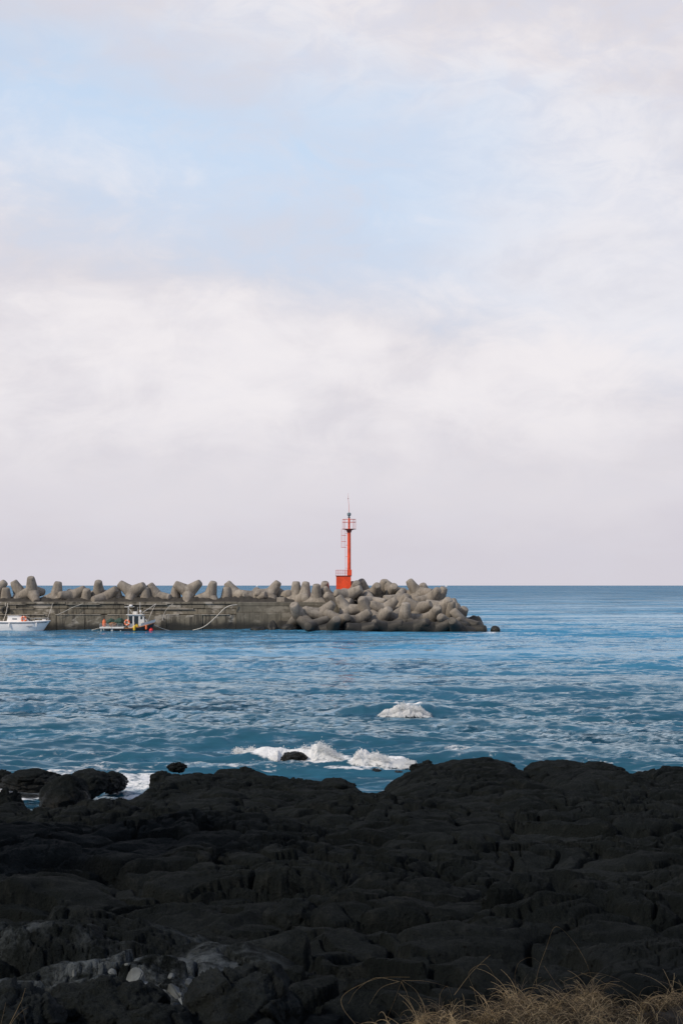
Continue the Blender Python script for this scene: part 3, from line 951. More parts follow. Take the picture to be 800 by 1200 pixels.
bw = empty('breakwater', (px_x(200), YW, 0))
tag(bw, 'long stained concrete quay wall carrying tetrapods and ending at the red beacon', 'breakwater')
bx0 = px_x(200)
def course(name, spans, v0, v1, proud, mat, depth=1.6, jit=0.05, bev=0.04, seed=1, label=None):
    r = random.Random(seed)
    mb = MB()
    z1, z0 = px_z(v0), (px_z(v1) if v1 < 739 else -1.5)
    for (a, b) in spans:
        xa, xb = px_x(a) - bx0, px_x(b) - bx0
        j = r.uniform(-jit, jit)
        mb.box(((xa + xb) / 2, depth / 2 - proud + j, (z0 + z1) / 2), (xb - xa - 0.025, depth, z1 - z0 - 0.01 - abs(r.uniform(0, jit))), bev)
    o = mb.build(name, mat, bw)
    if label: o['label'] = label
    return o
def cuts(*c): return list(zip(c, c[1:]))
course('cap', cuts(-330, -250, -160, -80, 0, 78, 103, 190, 226, 277.5), 705.2, 708.0, 0.14, M_QUAY, seed=2, jit=0.03)
course('upper_course', cuts(-330, -255, -180, -110, -40, 20, 70, 103, 146, 200, 240, 277.5), 708.0, 713.5, 0.0, M_QUAY, seed=3, jit=0.10)
course('upper_course', cuts(-330, -240, -170, -120, -60, 12, 58, 96, 150, 176, 232, 277.5), 713.5, 720.0, 0.05, M_QUAY, seed=4, jit=0.13)
course('lower_course', cuts(-330, -260, -190, -130, -60, 4, 68, 101, 141, 196, 238, 277.5), 720.0, 742, 0.42, M_QUAY, depth=2.2, seed=5, jit=0.10)
course('cap', cuts(277.5, 398), 705.6, 710.0, 0.50, M_QUAY2, depth=2.2, seed=6, jit=0.0, label='thicker newer concrete cap by the beacon')
course('upper_course', cuts(277.5, 345, 398), 710.0, 717.5, 0.46, M_QUAY2, depth=2.2, seed=7, jit=0.015)
course('lower_course', cuts(277.5, 330, 398), 717.5, 742, 0.55, M_QUAY2, depth=2.2, seed=8, jit=0.015)
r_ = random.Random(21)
for (v, pr) in ((708.1, 0.20), (713.6, 0.16), (720.2, 0.50)):  # pale strips paint in the light along the course edges
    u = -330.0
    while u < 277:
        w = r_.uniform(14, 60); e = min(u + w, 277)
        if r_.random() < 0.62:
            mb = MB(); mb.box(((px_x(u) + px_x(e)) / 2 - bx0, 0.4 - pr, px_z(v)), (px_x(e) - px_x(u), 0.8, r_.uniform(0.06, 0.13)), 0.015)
            mb.build('lit_edge', M_LIT_EDGE, bw)
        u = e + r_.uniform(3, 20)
# filling behind the facing, under the tetrapods
mb = MB()
mb.box(((px_x(-330) + px_x(405)) / 2 - bx0, 3.1, 0.85), (px_x(405) - px_x(-330), 3.2, 4.5), 0.05)
mb.build('wall_body', M_QUAY, bw)

def mound_build():
    """rubble core under the armour units"""
    xs = np.linspace(px_x(-330), px_x(640), 420); ys = np.linspace(156, 192, 120)
    X, Y = np.meshgrid(xs, ys)
    u = 400 + F * X / YW
    head = sstep(375, 430, u) * (1 - sstep(470, 585, u))
    # seaward side all along, both sides at the head
    crest = np.interp(u, [-400, 340, 400, 480, 520, 560, 590], [3.7, 3.7, 3.4, 3.0, 1.7, -0.4, -1.8])
    zf = np.where(Y > 175.5, crest - (Y - 175.5) * 0.55, crest)
    lim = np.interp(u, [340, 395], [171.2, 170.2])
    zn = crest - (173.5 - Y) * 0.62
    Z = np.where(Y < 173.5, np.where(u > 395, zn, np.minimum(zn, np.where(Y < lim, -9, 9))), zf)
    # low dark rubble at the foot of the newer wall
    toe = sstep(292, 330, u) * (1 - sstep(560, 590, u))
    Z = np.maximum(Z, np.where(Y < 171, (Y - 166.6) * 0.42 * toe - 0.25 - (1 - toe) * 6, -9))
    f1, f2, c = vor2(X / 0.9, Y / 0.9, 3)
    Z = Z + 0.45 * (0.6 - f1) * sstep(0, 0.2, f2 - f1) + 0.2 * fbm2(X, Y, 4, 3)
    Z = np.maximum(Z, -3)
    me = grid_mesh('rubble_core', X - bx0, Y - YW, Z)
    link_mesh('rubble_core', me, M_MOUND, bw, smooth=True)
mound_build()

# ------------------------------------------------------------------ tetrapods
def tetra_mesh():
    mb = MB()
    dirs = [Vector((0, 0, 1))]
    for k in range(3):
        a = k * 2 * math.pi / 3
        dirs.append(Vector((math.cos(a) * math.sqrt(8) / 3, math.sin(a) * math.sqrt(8) / 3, -1 / 3)))
    for d in dirs:
        L = 1.98
        ts = [0.0, 0.2, 0.4, 0.6, 0.8, 1.0, 1.2, 1.4, 1.6, 1.75, L - 0.10, L - 0.02, L]
        mb.tube([d * q for q in ts], [0.85 + (0.445 - 0.85) * min(q, L - 0.10) / (L - 0.10) if q < L - 0.09 else (0.39 if q < L else 0.355) for q in ts], n=30)
    mb.ball((0, 0, 0), 0.88, 4)
    res = bpy.data.meshes.new('tetrapod'); bmesh.ops.recalc_face_normals(mb.bm, faces=mb.bm.faces[:]); mb.bm.to_mesh(res); mb.bm.free()
    co = np.zeros(len(res.vertices) * 3, np.float32); res.vertices.foreach_get('co', co); co = co.reshape(-1, 3).astype(float)
    off = np.stack([fbm3(co + k_ * 7.7, 1.0, 3, 3) for k_ in range(3)], 1)
    off2 = np.stack([fbm3(co + k_ * 7.7, 3.5, 4, 3) for k_ in range(3)], 1)
    co += 0.05 * off + 0.022 * off2
    res.vertices.foreach_set('co', co.astype(np.float32).ravel()); res.update()
    res.polygons.foreach_set('use_smooth', np.ones(len(res.polygons), dtype=bool))
    res.set_sharp_from_angle(angle=R(36))
    res.name = 'tetrapod'
    return res, dirs
TETRA, TDIRS = tetra_mesh()
link_first = []

def tetra(u, v, A, B, label, group, Y=None, s=1.0):
    """A, B: directions (right, up, towards the viewer) of two of the four legs"""
    z = CAMZ + slope(v) * 168
    if Y is None:
        Y = 164.4 + max(z, 0) * 1.75
    a = Vector((A[0], -A[2], A[1])).normalized()
    b = Vector((B[0], -B[2], B[1]))
    b = (b - a * b.dot(a)).normalized()
    a0 = TDIRS[0]; b0 = (TDIRS[1] - a0 * TDIRS[1].dot(a0)).normalized()
    M0 = Matrix((a0, b0, a0.cross(b0))).transposed()
    M1 = Matrix((a, b, a.cross(b))).transposed()
    rot = (M1 @ M0.transposed()).to_quaternion()
    if not link_first:
        o = link_mesh('tetrapod', TETRA, M_TETRA); link_first.append(o)
    else:
        o = link_first[0].copy(); COL.objects.link(o)
    o.location = at(u, v, Y)
    o.rotation_mode = 'QUATERNION'; o.rotation_quaternion = rot
    o.scale = (s, s, s)
    tag(o, label, 'tetrapod', group)
    return o

GQ = 'tetrapods behind the quay wall'
YQ = 174.6
QUAY = [
    (-6, 691, (0.7, 0.75, 0.1), (-0.6, -0.2, 0.8), 'tetrapod cut by the frame edge, farthest from the beacon'),
    (8, 703, (0, 1, 0.25), (0.7, -0.3, 0.7), 'tetrapod with one stub leg upright, behind the white motorboat stern'),
    (25, 693, (-0.45, 0.85, 0.1), (-0.5, -0.8, 0.5), 'tetrapod leaning its raised leg away, behind the white motorboat cabin'),
    (38, 689, (0.42, -0.62, 0.65), (-0.1, 0.95, 0.2), 'tetrapod aiming a rounded leg down at the white motorboat bow'),
    (66, 696, (0.15, 1, 0.1), (-0.9, -0.4, 0.3), 'spreading tetrapod with a broad upright leg, first past the motorboat bow'),
    (85, 695, (0.85, 0.55, 0.25), (-0.9, -0.1, 0.5), 'tetrapod slanting one leg up towards the fishing boat, past the motorboat bow'),
    (101, 704, (0.1, 1, 0.3), (-0.8, -0.3, 0.5), 'low stubby tetrapod just short of the fishing boat stern'),
    (116, 693, (0.05, 0.85, 0.5), (0.3, -0.5, 0.8), 'tetrapod showing a blunt raised leg end above the fishing boat stern'),
    (124, 697, (0.75, 0.65, 0.3), (-0.85, -0.35, 0.4), 'tetrapod with a diagonal leg above the fishing boat nets'),
    (138, 702, (-0.05, 1, 0.25), (0.6, -0.3, 0.7), 'stubby tetrapod above the fishing boat mast foot'),
    (155, 690, (-0.8, 0.6, 0.05), (0.9, 0.42, 0.35), 'tetrapod opening in a tall V above the fishing boat wheelhouse'),
    (171, 702, (0, 1, 0.2), (0.6, -0.3, 0.7), 'short rounded tetrapod above the fishing boat bow'),
    (185, 696, (-0.5, 0.85, 0.15), (0.85, -0.2, 0.4), 'tetrapod leaning back, at the quay end of the bow ropes'),
    (205, 701, (0.1, 1, 0.2), (-0.7, -0.3, 0.6), 'stubby tetrapod between the leaning one and the wide V'),
    (221, 689, (-0.85, 0.5, 0.1), (0.9, 0.45, 0.2), 'tetrapod opening in a wide V halfway between fishing boat and rope joint'),
    (246, 695, (0.25, 0.95, 0.25), (-0.95, -0.1, 0.3), 'tetrapod with a speckled upright leg beside the wide V'),
    (265, 702, (0.05, 1, 0.15), (-0.8, -0.3, 0.5), 'big stubby tetrapod above the upper end of the long white rope'),
    (277, 693, (-0.6, 0.8, 0.1), (0.8, -0.5, 0.4), 'tetrapod with a sharp raised leg right at the quay joint'),
    (298, 696, (-0.85, 0.3, 0.45), (0.9, 0.1, 0.4), 'shadowed tetrapod lying flat just past the quay joint'),
    (316, 693, (0.55, 0.82, 0.1), (-0.9, 0.1, 0.35), 'tetrapod pointing one leg towards the beacon, beside the concrete bollard'),
    (332, 696, (0.4, 0.3, 0.85), (-0.5, 0.8, 0.1), 'tetrapod with a round leg end facing out, behind the concrete bollard'),
    (347, 696, (0, 1, 0.1), (0.7, -0.4, 0.6), 'upright tetrapod between the concrete bollard and the head of the pile'),
]
for (u, v, A, B, lab) in QUAY:
    tetra(u, v + 4.5, A, B, lab, GQ, Y=YQ + random.uniform(-0.5, 0.7))
rr = random.Random(3)

GP = 'tetrapods piled round the beacon'
PILE = [
    (357, 699, (0.1, -0.1, 1), (0.1, 0.9, 0.1), 173, 'tetrapod with a round leg end facing out, on the cap end by the pile'),
    (371, 702, (0, 1, 0.3), (0.7, -0.3, 0.6), 171.5, 'pale tetrapod standing upright where the quay meets the pile'),
    (380, 698, (0.05, 0.9, 0.4), (-0.8, -0.3, 0.5), 174.5, 'rounded tetrapod just short of the beacon base'),
    (376, 720, (-0.9, 0.3, 0.3), (0.62, 0.72, 0.25), None, 'large tetrapod over the wall end, one leg up to the beacon'),
    (352, 722, (-0.35, 0.7, 0.6), (0.7, -0.5, 0.4), None, 'tetrapod farthest along the quay wall, its blunt leg raised'),
    (366, 734, (-0.2, 0.1, 1), (0.8, 0.5, 0.2), None, 'low tetrapod pointing a round leg end at the viewer, at the wall end'),
    (388, 737, (0.3, 0.6, 0.7), (-0.9, 0.1, 0.2), None, 'dark tetrapod at the waterline beneath the large one over the wall end'),
    (406, 714, (-0.5, 0.85, 0.1), (-0.72, -0.35, 0.75), None, 'tetrapod directly below the beacon with a blunt leg and a raised leg'),
    (417, 729, (0.75, 0.62, 0.2), (-0.95, 0.0, 0.3), None, 'tetrapod with a bent back shape just above the waterline below the beacon'),
    (425, 738, (-0.9, 0.25, 0.4), (0.9, 0.2, 0.4), None, 'wet tetrapod lying at the waterline below the beacon'),
    (407, 697, (0.85, 0.5, 0.3), (-0.8, 0.1, 0.5), 171.0, 'tetrapod lying across the foot of the beacon'),
    (416, 693, (0.1, 0.6, 0.8), (0.9, -0.2, 0.3), 173.0, 'tetrapod showing a blunt end right beside the beacon base'),
    (428, 694, (-0.3, 0.85, 0.5), (0.9, 0.1, 0.3), 175.5, 'small looking tetrapod behind the beacon base on the crest'),
    (433, 705, (0.95, 0.05, 0.25), (-0.6, 0.2, 0.75), 170.6, 'tetrapod with a long horizontal leg, second row below the crest'),
    (450, 714, (-0.88, 0.42, 0.35), (0.62, 0.75, 0.1), None, 'tetrapod opened like a Y in the middle of the pile face'),
    (438, 695, (0.2, 0.6, 0.8), (-0.9, 0.2, 0.2), 174.0, 'round topped tetrapod on the crest, next but one to the beacon'),
    (448, 695, (0.1, 0.85, 0.5), (0.9, -0.1, 0.4), 175.5, 'dull tetrapod on the crest between two round topped ones'),
    (460, 692, (0.05, 0.35, 0.95), (0.9, 0.1, 0.2), 174.0, 'tetrapod aiming a round leg end at the viewer on the crest'),
    (467, 703, (-0.95, 0.15, 0.3), (0.5, 0.2, 0.85), 171.4, 'tetrapod with a leg laid along the crest line'),
    (489, 694, (-0.55, 0.82, 0.15), (0.92, -0.2, 0.35), 173.8, 'highest tetrapod of the pile, one leg thrust up and back'),
    (489, 712, (-0.8, 0.55, 0.2), (0.85, 0.2, 0.5), None, 'tetrapod opened in a V below the highest one'),
    (503, 702, (0.5, 0.65, 0.5), (-0.9, 0.0, 0.4), 171.8, 'tetrapod on the shoulder where the crest starts to fall'),
    (513, 704, (0.35, 0.85, 0.3), (0.8, -0.4, 0.45), 172.8, 'pale tetrapod raising a leg at the end of the crest'),
    (517, 711, (0.55, 0.3, 0.78), (-0.8, 0.4, 0.3), 169.5, 'tetrapod with a sunlit leg end facing out at the crest end'),
    (474, 726, (0.05, 0.95, 0.3), (0.85, -0.2, 0.5), None, 'tetrapod standing one stub leg up in a dark hollow'),
    (486, 736, (-0.95, 0.2, 0.3), (0.9, 0.25, 0.35), None, 'wet tetrapod stretched along the waterline below the hollow'),
    (452, 736, (0.9, 0.3, 0.3), (-0.9, 0.2, 0.4), None, 'dark tetrapod stretched along the waterline below the Y shaped one'),
    (462, 725, (0.6, -0.2, 0.75), (-0.8, 0.45, 0.3), 167.2, 'shadowed tetrapod wedged under the Y shaped one'),
    (509, 723, (0.1, 0.6, 0.75), (-0.85, -0.1, 0.5), None, 'tetrapod with a broad wet leg halfway down the seaward shoulder'),
    (520, 717, (0.3, 0.75, 0.55), (0.8, -0.4, 0.4), 168.8, 'tetrapod with a flat pale end above the broad wet leg'),
    (534, 722, (0.0, 0.85, 0.5), (0.85, -0.45, 0.3), 168.6, 'dark tetrapod with rounded top on the falling end'),
    (531, 734, (-0.5, 0.6, 0.6), (0.9, 0.2, 0.3), None, 'wet tetrapod at the waterline under the falling end'),
    (509, 737, (0.8, 0.4, 0.4), (-0.85, 0.3, 0.4), None, 'black wet tetrapod at the waterline where small waves splash'),
    (556, 731, (-0.55, 0.8, 0.2), (0.85, -0.35, 0.35), 167.0, 'dark tetrapod leaning out last but one from the tip'),
    (545, 737, (-0.3, 0.5, 0.8), (0.9, 0.1, 0.4), None, 'low black tetrapod awash near the tip'),
    (565, 738, (0.9, 0.1, 0.35), (-0.5, 0.6, 0.5), 166.2, 'outermost tetrapod, nearly sunk at the tip'),
    (398, 728, (0.4, 0.3, 0.85), (-0.6, 0.7, 0.2), 166.2, 'tetrapod deep in shadow under the wall end'),
    (430, 718, (0.8, -0.3, 0.5), (-0.5, 0.8, 0.2), 168.3, 'tetrapod half hidden behind the bent back one'),
    (470, 712, (0.3, 0.8, 0.4), (-0.9, -0.2, 0.3), 170.3, 'tetrapod filling the face between the Y and the V shaped ones'),
    (395, 705, (-0.7, 0.5, 0.5), (0.8, 0.1, 0.5), 170.8, 'tetrapod between the pale upright one and the beacon foot'),
    (389, 703, (-0.5, 0.8, 0.3), (0.8, -0.3, 0.4), 172.0, 'tetrapod hugging the beacon base on its landward side'),
    (472, 697, (-0.7, 0.5, 0.5), (0.8, 0.2, 0.5), 175.0, 'tetrapod behind the leg laid along the crest line'),
    (500, 699, (-0.3, 0.8, 0.4), (0.9, -0.2, 0.3), 176.0, 'tetrapod peeping from behind the falling crest'),
    (445, 727, (0.5, 0.7, 0.5), (-0.8, 0.2, 0.5), 166.6, 'weathered tetrapod low on the face beside the bent back one'),
    (496, 727, (0.7, 0.5, 0.5), (-0.6, 0.5, 0.6), 167.3, 'tetrapod low on the face between hollow and broad wet leg'),
    (545, 728, (0.4, 0.75, 0.4), (-0.9, -0.1, 0.4), 170.0, 'tetrapod behind the two leaning dark ones near the tip'),
]
for (u, v, A, B, Y, lab) in PILE:
    tetra(u - max(0, u - 515) * 0.34, v + 1.5, A, B, lab, GP, Y=Y, s=1.0 + 0.10 * (v > 715))
# sea side of the mound, seen only past the crest
for i in range(16):
    u = 405 + i * 8.5
    tetra(u, 706 + rr.uniform(0, 6) + max(0, (u - 500)) * 0.3, (rr.uniform(-1, 1), rr.uniform(0.2, 1), rr.uniform(-1, 1)),
          (rr.uniform(-1, 1), rr.uniform(-1, 0), rr.uniform(-1, 1)),
          'tetrapod on the far side of the pile, hidden behind the crest', 'tetrapods on the far side of the pile', Y=179 + rr.uniform(-1, 2))

# small dark rocks off the tip and at the foot of the wall
for (u, vt, vf, w, Y, dep, sd, lab) in ((580, 733, 740, 11, 165.4, 0.6, 201, 'round dark rock awash beyond the outermost tetrapod'),
                                    (320, 726.5, 741, 15, 166.6, 0.9, 202, 'rounded rock standing out of the rubble at the newer wall foot'),
                                    (303, 734, 741, 20, 166.4, 0.8, 203, 'flat dark rock at the wall foot nearest the long rope'),
                                    (338, 731, 741, 22, 166.2, 0.9, 204, 'wide dark rock at the newer wall foot beside the pile')):
    boulder('sea_rock', lab, u, vt, vf, w, Y, dep, sd, mat=M_MOUND, cat='rock', group='rocks at the breakwater foot', sub=4)

# concrete mooring post on the cap
mb = MB(); c = at(329, 707, 171.2)
mb.box((0, 0, 0.28), (0.92, 0.8, 0.56), 0.06)
bo = mb.build('mooring_block', M_TETRA); bo.location = (c.x, 171.3, px_z(705.6) - 0.01)
tag(bo, 'small pale concrete mooring block with iron pin on the quay cap', 'bollard')
MB().tube([(-0.1, 0, 0.5), (-0.1, 0, 0.78)], 0.045).tube([(-0.2, 0, 0.74), (0.02, 0, 0.74)], 0.03).build('iron_pin', M_STEEL, bo)

# ------------------------------------------------------------------ red beacon
YB = 173.5
def bX(u): return (u - 408.9) / F * YB
def bZ(v): return CAMZ + slope(v) * YB
bc = empty('beacon_tower', ((408.9 - 400) / F * YB, YB, 0))
tag(bc, 'slender red harbour beacon on a square red base with railed gallery and lantern', 'beacon')
z_deck = bZ(675.2); z_gal = bZ(620.2)
xl, xr = bX(393.8), bX(411.0)
mb = MB(); mb.box(((xl + xr) / 2, 0, (z_deck + 2.2) / 2), (xr - xl, 1.7, z_deck - 2.2), 0.02)
base = mb.build('base_block', M_RED, bc)
mb = MB(); mb.box(((xl + xr) / 2, 0, z_deck + 0.035), (xr - xl + 0.14, 1.86, 0.09), 0.015)
mb.build('base_deck', M_DARKRED, bc)
mb = MB(); mb.box((bX(404.0), -0.864, 3.35), (0.6, 0.02, 1.5), 0.004)
dr = mb.build('door', M_RED, base)
z0 = z_deck + 0.08
mb = MB(); mb.box((bX(409.3), 0, z0 + 0.36), (0.55, 0.55, 0.72), 0.03)
mb.build('column_socket', M_RED, bc)
mb = MB(); mb.lathe([(0.215, z0 + 0.7), (0.205, z_gal - 0.42)], (0, 0, 0), 28)
mb.build('column', M_RED, bc, smooth=True)
# gallery and its flared support
mb = MB(); mb.lathe([(0.205, z_gal - 0.42), (0.27, z_gal - 0.36), (0.31, z_gal - 0.16), (0.62, z_gal - 0.02)], (0, 0, 0), 28)
mb.build('gallery_bracket', M_DARKRED, bc, smooth=True)
mb = MB(); mb.lathe([(0.84, z_gal - 0.015), (0.84, z_gal + 0.045)], (0, 0, 0), 32)
mb.build('gallery_floor', M_DARKRED, bc)
mb = MB(); rt = bZ(608.6); rm = bZ(612.0)
for a in range(8):
    q = a * math.pi / 4 + 0.13
    mb.tube([(0.80 * math.cos(q), 0.80 * math.sin(q), z_gal), (0.80 * math.cos(q), 0.80 * math.sin(q), rt)], 0.022, 6)
for zz in (rt, rm):
    mb.torus((0, 0, zz), 0.80, 0.024, (0, 0, 1), 32, 6)
mb.build('gallery_railing', M_REDRAIL, bc, smooth=True)
mb = MB(); mb.lathe([(0.10, z_gal + 0.04), (0.10, bZ(606.9))], (0, 0, 0), 16)
mb.build('lantern_post', M_RED, bc, smooth=True)
zl = bZ(602.7)
mb = MB(); mb.lathe([(0.14, bZ(606.9)), (0.15, bZ(606.2)), (0.09, bZ(605.6)), (0.10, zl - 0.22)], (0, 0, 0), 16)
mb.build('lantern_mount', M_STEEL, bc, smooth=True)
mb = MB(); mb.lathe([(0.12, zl - 0.23), (0.215, zl - 0.13), (0.245, zl), (0.215, zl + 0.13), (0.12, zl + 0.21), (0.03, zl + 0.235)], (0, 0, 0), 20)
lt = mb.build('lantern', M_LANT, bc, smooth=True)
mb = MB()
for zz in (zl - 0.1, zl + 0.1): mb.torus((0, 0, zz), 0.228, 0.018, (0, 0, 1), 20, 6)
mb.build('lantern_band', M_STEEL, lt)
at_x = bX(407.6)
mb = MB(); mb.tube([(0, 0, zl + 0.22), (-0.02, 0, bZ(592)), (at_x * 0.75, 0, bZ(585.0)), (at_x * 0.9, 0, bZ(578.2))], [0.03, 0.024, 0.018, 0.010], 6)
an = mb.build('lightning_rod', M_REDRAIL, bc)
MB().ball((at_x * 0.72, 0, bZ(584.2)), 0.06, 2).build('rod_knob', M_DARKRED, an)
# railing of the base deck
mb = MB(); zt = bZ(668.2)
xa, xb = xl - 0.04, bX(406.7)
for yy in (-0.85, 0.85):
    for zz in (zt, z0 + (zt - z0) * 0.66, z0 + (zt - z0) * 0.33):
        mb.tube([(xa, yy, zz), (xb, yy, zz)], 0.022 if zz == zt else 0.014, 6)
    for i in range(6):
        xx = xa + (xb - xa) * i / 5
        mb.tube([(xx, yy, z0 - 0.02), (xx, yy, zt)], 0.018, 6)
for zz in (zt, z0 + (zt - z0) * 0.5):
    mb.tube([(xa, -0.85, zz), (xa, 0.85, zz)], 0.02, 6)
mb.build('deck_railing', M_REDRAIL, bc)
# ladder and safety cage on the landward side
mb = MB(); la, lb = bX(404.6), bX(404.6)
for yy in (-0.2, 0.2):
    mb.tube([(la, yy, z0), (la, yy, z_gal + 0.02)], 0.022, 6)
nr = 16
for i in range(nr):
    zz = z0 + 0.25 + (z_gal - z0 - 0.3) * i / (nr - 1)
    mb.tube([(la, -0.2, zz), (la, 0.2, zz)], 0.014, 6)
for zz in (z0 + 0.9, z0 + 2.3, z0 + 3.7, z_gal - 0.5):
    for yy in (-0.2, 0.2):
        mb.tube([(la, yy, zz), (-0.1, yy * 0.6, zz)], 0.016, 6)
ld = mb.build('ladder', M_REDRAIL, bc)
mb = MB(); R0 = (bX(404.6) - bX(399.8))
for v in (627.5, 634.5, 641.5):
    zz = bZ(v)
    mb.torus((la - R0 * 0.42, 0, zz), R0 * 0.58, 0.020, (0, 0, 1), 24, 6)
for q in (math.pi, math.pi * 0.72, math.pi * 1.28, math.pi * 0.45, math.pi * 1.55):
    px_, py_ = la - R0 * 0.42 + R0 * 0.58 * math.cos(q), R0 * 0.58 * math.sin(q)
    mb.tube([(px_, py_, bZ(641.5)), (px_, py_, z_gal)], 0.014, 6)
mb.build('ladder_cage', M_REDRAIL, bc)

# ------------------------------------------------------------------ boats
def hull_mesh(stations, ny=7):
    """stations: (x, half beam at the top, half beam near the bottom, z top, z bottom)"""
    rows = []
    for (x, bt, bb, zt_, zb_) in stations:
        pts = []
        side = [(bt, zt_), (bt * 0.985 + bb * 0.015, zt_ * 0.72 + zb_ * 0.28), (bt * 0.55 + bb * 0.45, zt_ * 0.35 + zb_ * 0.65), (bb, zb_)]
        for (y, z) in side: pts.append((x, -y, z))
        for (y, z) in side[::-1]: pts.append((x, y, z))
        rows.append(pts)
    return rows

def add_hull(mb, stations):
    rows = hull_mesh(stations)
    vs = [[mb.bm.verts.new(p) for p in r] for r in rows]
    n = len(vs[0])
    for A, B in zip(vs, vs[1:]):
        for k in range(n):
            mb.bm.faces.new((A[k], B[k], B[(k + 1) % n], A[(k + 1) % n]))
    mb.bm.faces.new(vs[0]); mb.bm.faces.new(vs[-1][::-1])

# white motorboat
YM = 167.6
mo = empty('motorboat', (at(20, 738, YM).x, YM, 0))
tag(mo, 'white open motorboat with low cabin moored along the quay, bow towards the fishing boat', 'boat')
def mX(u): return (u - 20) / F * YM
def mZ(v): return CAMZ + slope(v) * YM
zg = mZ(728.6)
st = []
for (u, k, zt_) in ((-42, 0.92, zg + 0.02), (-20, 0.98, zg), (5, 1.0, zg), (25, 0.98, zg), (40, 0.86, zg + 0.04), (50, 0.58, zg + 0.08), (56, 0.27, zg + 0.11), (58.8, 0.05, zg + 0.13)):
    x = mX(u)
    rake = max(0, (u - 38) / 21.0)
    st.append((x, 1.22 * k, 1.0 * k * (1 - 0.55 * rake), zt_, -0.38))
# rake the stem: shift the lower points aft
mb = MB(); add_hull(mb, st)
for v in mb.bm.verts:
    f = max(0, (v.co.x - mX(38)) / (mX(58.8) - mX(38)))
    dz_ = (zg + 0.1 - v.co.z) / (zg + 0.5)
    v.co.x -= 1.05 * f * max(0, dz_) ** 1.0
mb.build('hull', M_WHITE, mo, smooth=True)
mb = MB()
pts = [(x, -(b + 0.025), z - 0.16) for (x, b, bb, z, zb) in st[:-1]]
mb.tube(pts, 0.035, 6)
mb.tube([(p[0], -p[1], p[2]) for p in pts], 0.035, 6)
mb.build('rubbing_strake', M_GREYSTRIPE, mo)
mb = MB(); pts = [(x, -(b + 0.03), z - 0.01) for (x, b, bb, z, zb) in st]
mb.tube(pts, 0.06, 8); mb.tube([(p[0], -p[1], p[2]) for p in pts], 0.06, 8)
mb.build('gunwale', M_WHITE, mo, smooth=True)
for i in range(7):
    mb = MB()
    x = mX(34.2 + i * 1.0)
    mb.box((x, -1.155 + (0.012 * i), zg - 0.50), (0.055 if i % 2 else 0.07, 0.05, 0.07 if i % 3 else 0.05))
    mb.build('letter', M_GREYSTRIPE, mo)
mb = MB(); mb.prism([(mX(9.6), zg - 0.02), (mX(11.2), mZ(722.2)), (mX(23.2), mZ(722.0)), (mX(31), mZ(723.4)), (mX(37.5), zg)], -0.72, 0.72)
cb = mb.build('cabin', M_WHITE, mo)
mb = MB()
mb.box((mX(19), -0.723, mZ(725.2)), (0.55, 0.02, 0.16), 0.006)
mb.build('cabin_window', M_GREYSTRIPE, cb)
mb = MB(); mb.poly([(mX(31.3), -0.62, mZ(723.5) + 0.025), (mX(37.0), -0.62, zg + 0.10), (mX(37.0), 0.62, zg + 0.10), (mX(31.3), 0.62, mZ(723.5) + 0.025)], [(0, 1, 2, 3)])
mb.build('windscreen', M_GLASS, cb)
mb = MB(); mb.box((mX(17), 0, mZ(721.8)), (mX(24.2) - mX(10.4), 1.56, 0.06), 0.015)
mb.build('cabin_roof', M_WHITE, cb)
mb = MB(); mb.box((mX(46), 0, zg + 0.08), (0.9, 1.0, 0.16), 0.05); mb.box((mX(52), 0, zg + 0.16), (0.45, 0.4, 0.22), 0.05)
mb.build('fore_hatch', M_WHITE, mo)
mb = MB()
rail = []
for (u, k) in ((38, 0.95), (43, 0.84), (48, 0.66), (53, 0.42), (57, 0.18)):
    rail.append((mX(u), k * 1.12, zg + 0.42))
    for s in (-1, 1):
        mb.tube([(mX(u), s * k * 1.12, zg), (mX(u), s * k * 1.12, zg + 0.42)], 0.018, 6)
mb.tube([(x, -y, z) for x, y, z in rail] + [(x, y, z) for x, y, z in rail[::-1]], 0.02, 6)
mb.build('bow_rail', M_RAIL, mo)
for u in (14.2, 45.2):
    mb = MB(); mb.lathe([(0.02, 0.62), (0.06, 0.58), (0.075, 0.5), (0.075, 0.14), (0.05, 0.08), (0.02, 0.06)], (mX(u), -1.33 if u < 30 else -1.14, zg - 0.70), 12)
    mb.tube([(mX(u), -1.33 if u < 30 else -1.14, zg - 0.1), (mX(u), -1.24 if u < 30 else -1.0, zg + 0.05)], 0.012, 5)
    mb.build('fender', M_WHITE, mo, smooth=True)

def lifebuoy(c, axis, R0, r0, label):
    o = empty('lifebuoy', c)
    tag(o, label, 'lifebuoy', 'orange lifebuoys hung on the boats')
    for i in range(4):
        a = i * math.pi / 2
        MB().torus((0, 0, 0), R0, r0, axis, 7, 10, a + 0.12, a + math.pi / 2 - 0.12).build('foam_ring', M_ORANGE, o, smooth=True)
        MB().torus((0, 0, 0), R0, r0 * 1.04, axis, 3, 10, a - 0.12, a + 0.12).build('white_band', M_WHITE, o, smooth=True)
    return o
lifebuoy((at(28.2, 725.2, YM - 0.9).x, YM - 0.86, mZ(725.2)), (0, 1, 0), 0.27, 0.095, 'orange ring lifebuoy hung on the white motorboat cabin')

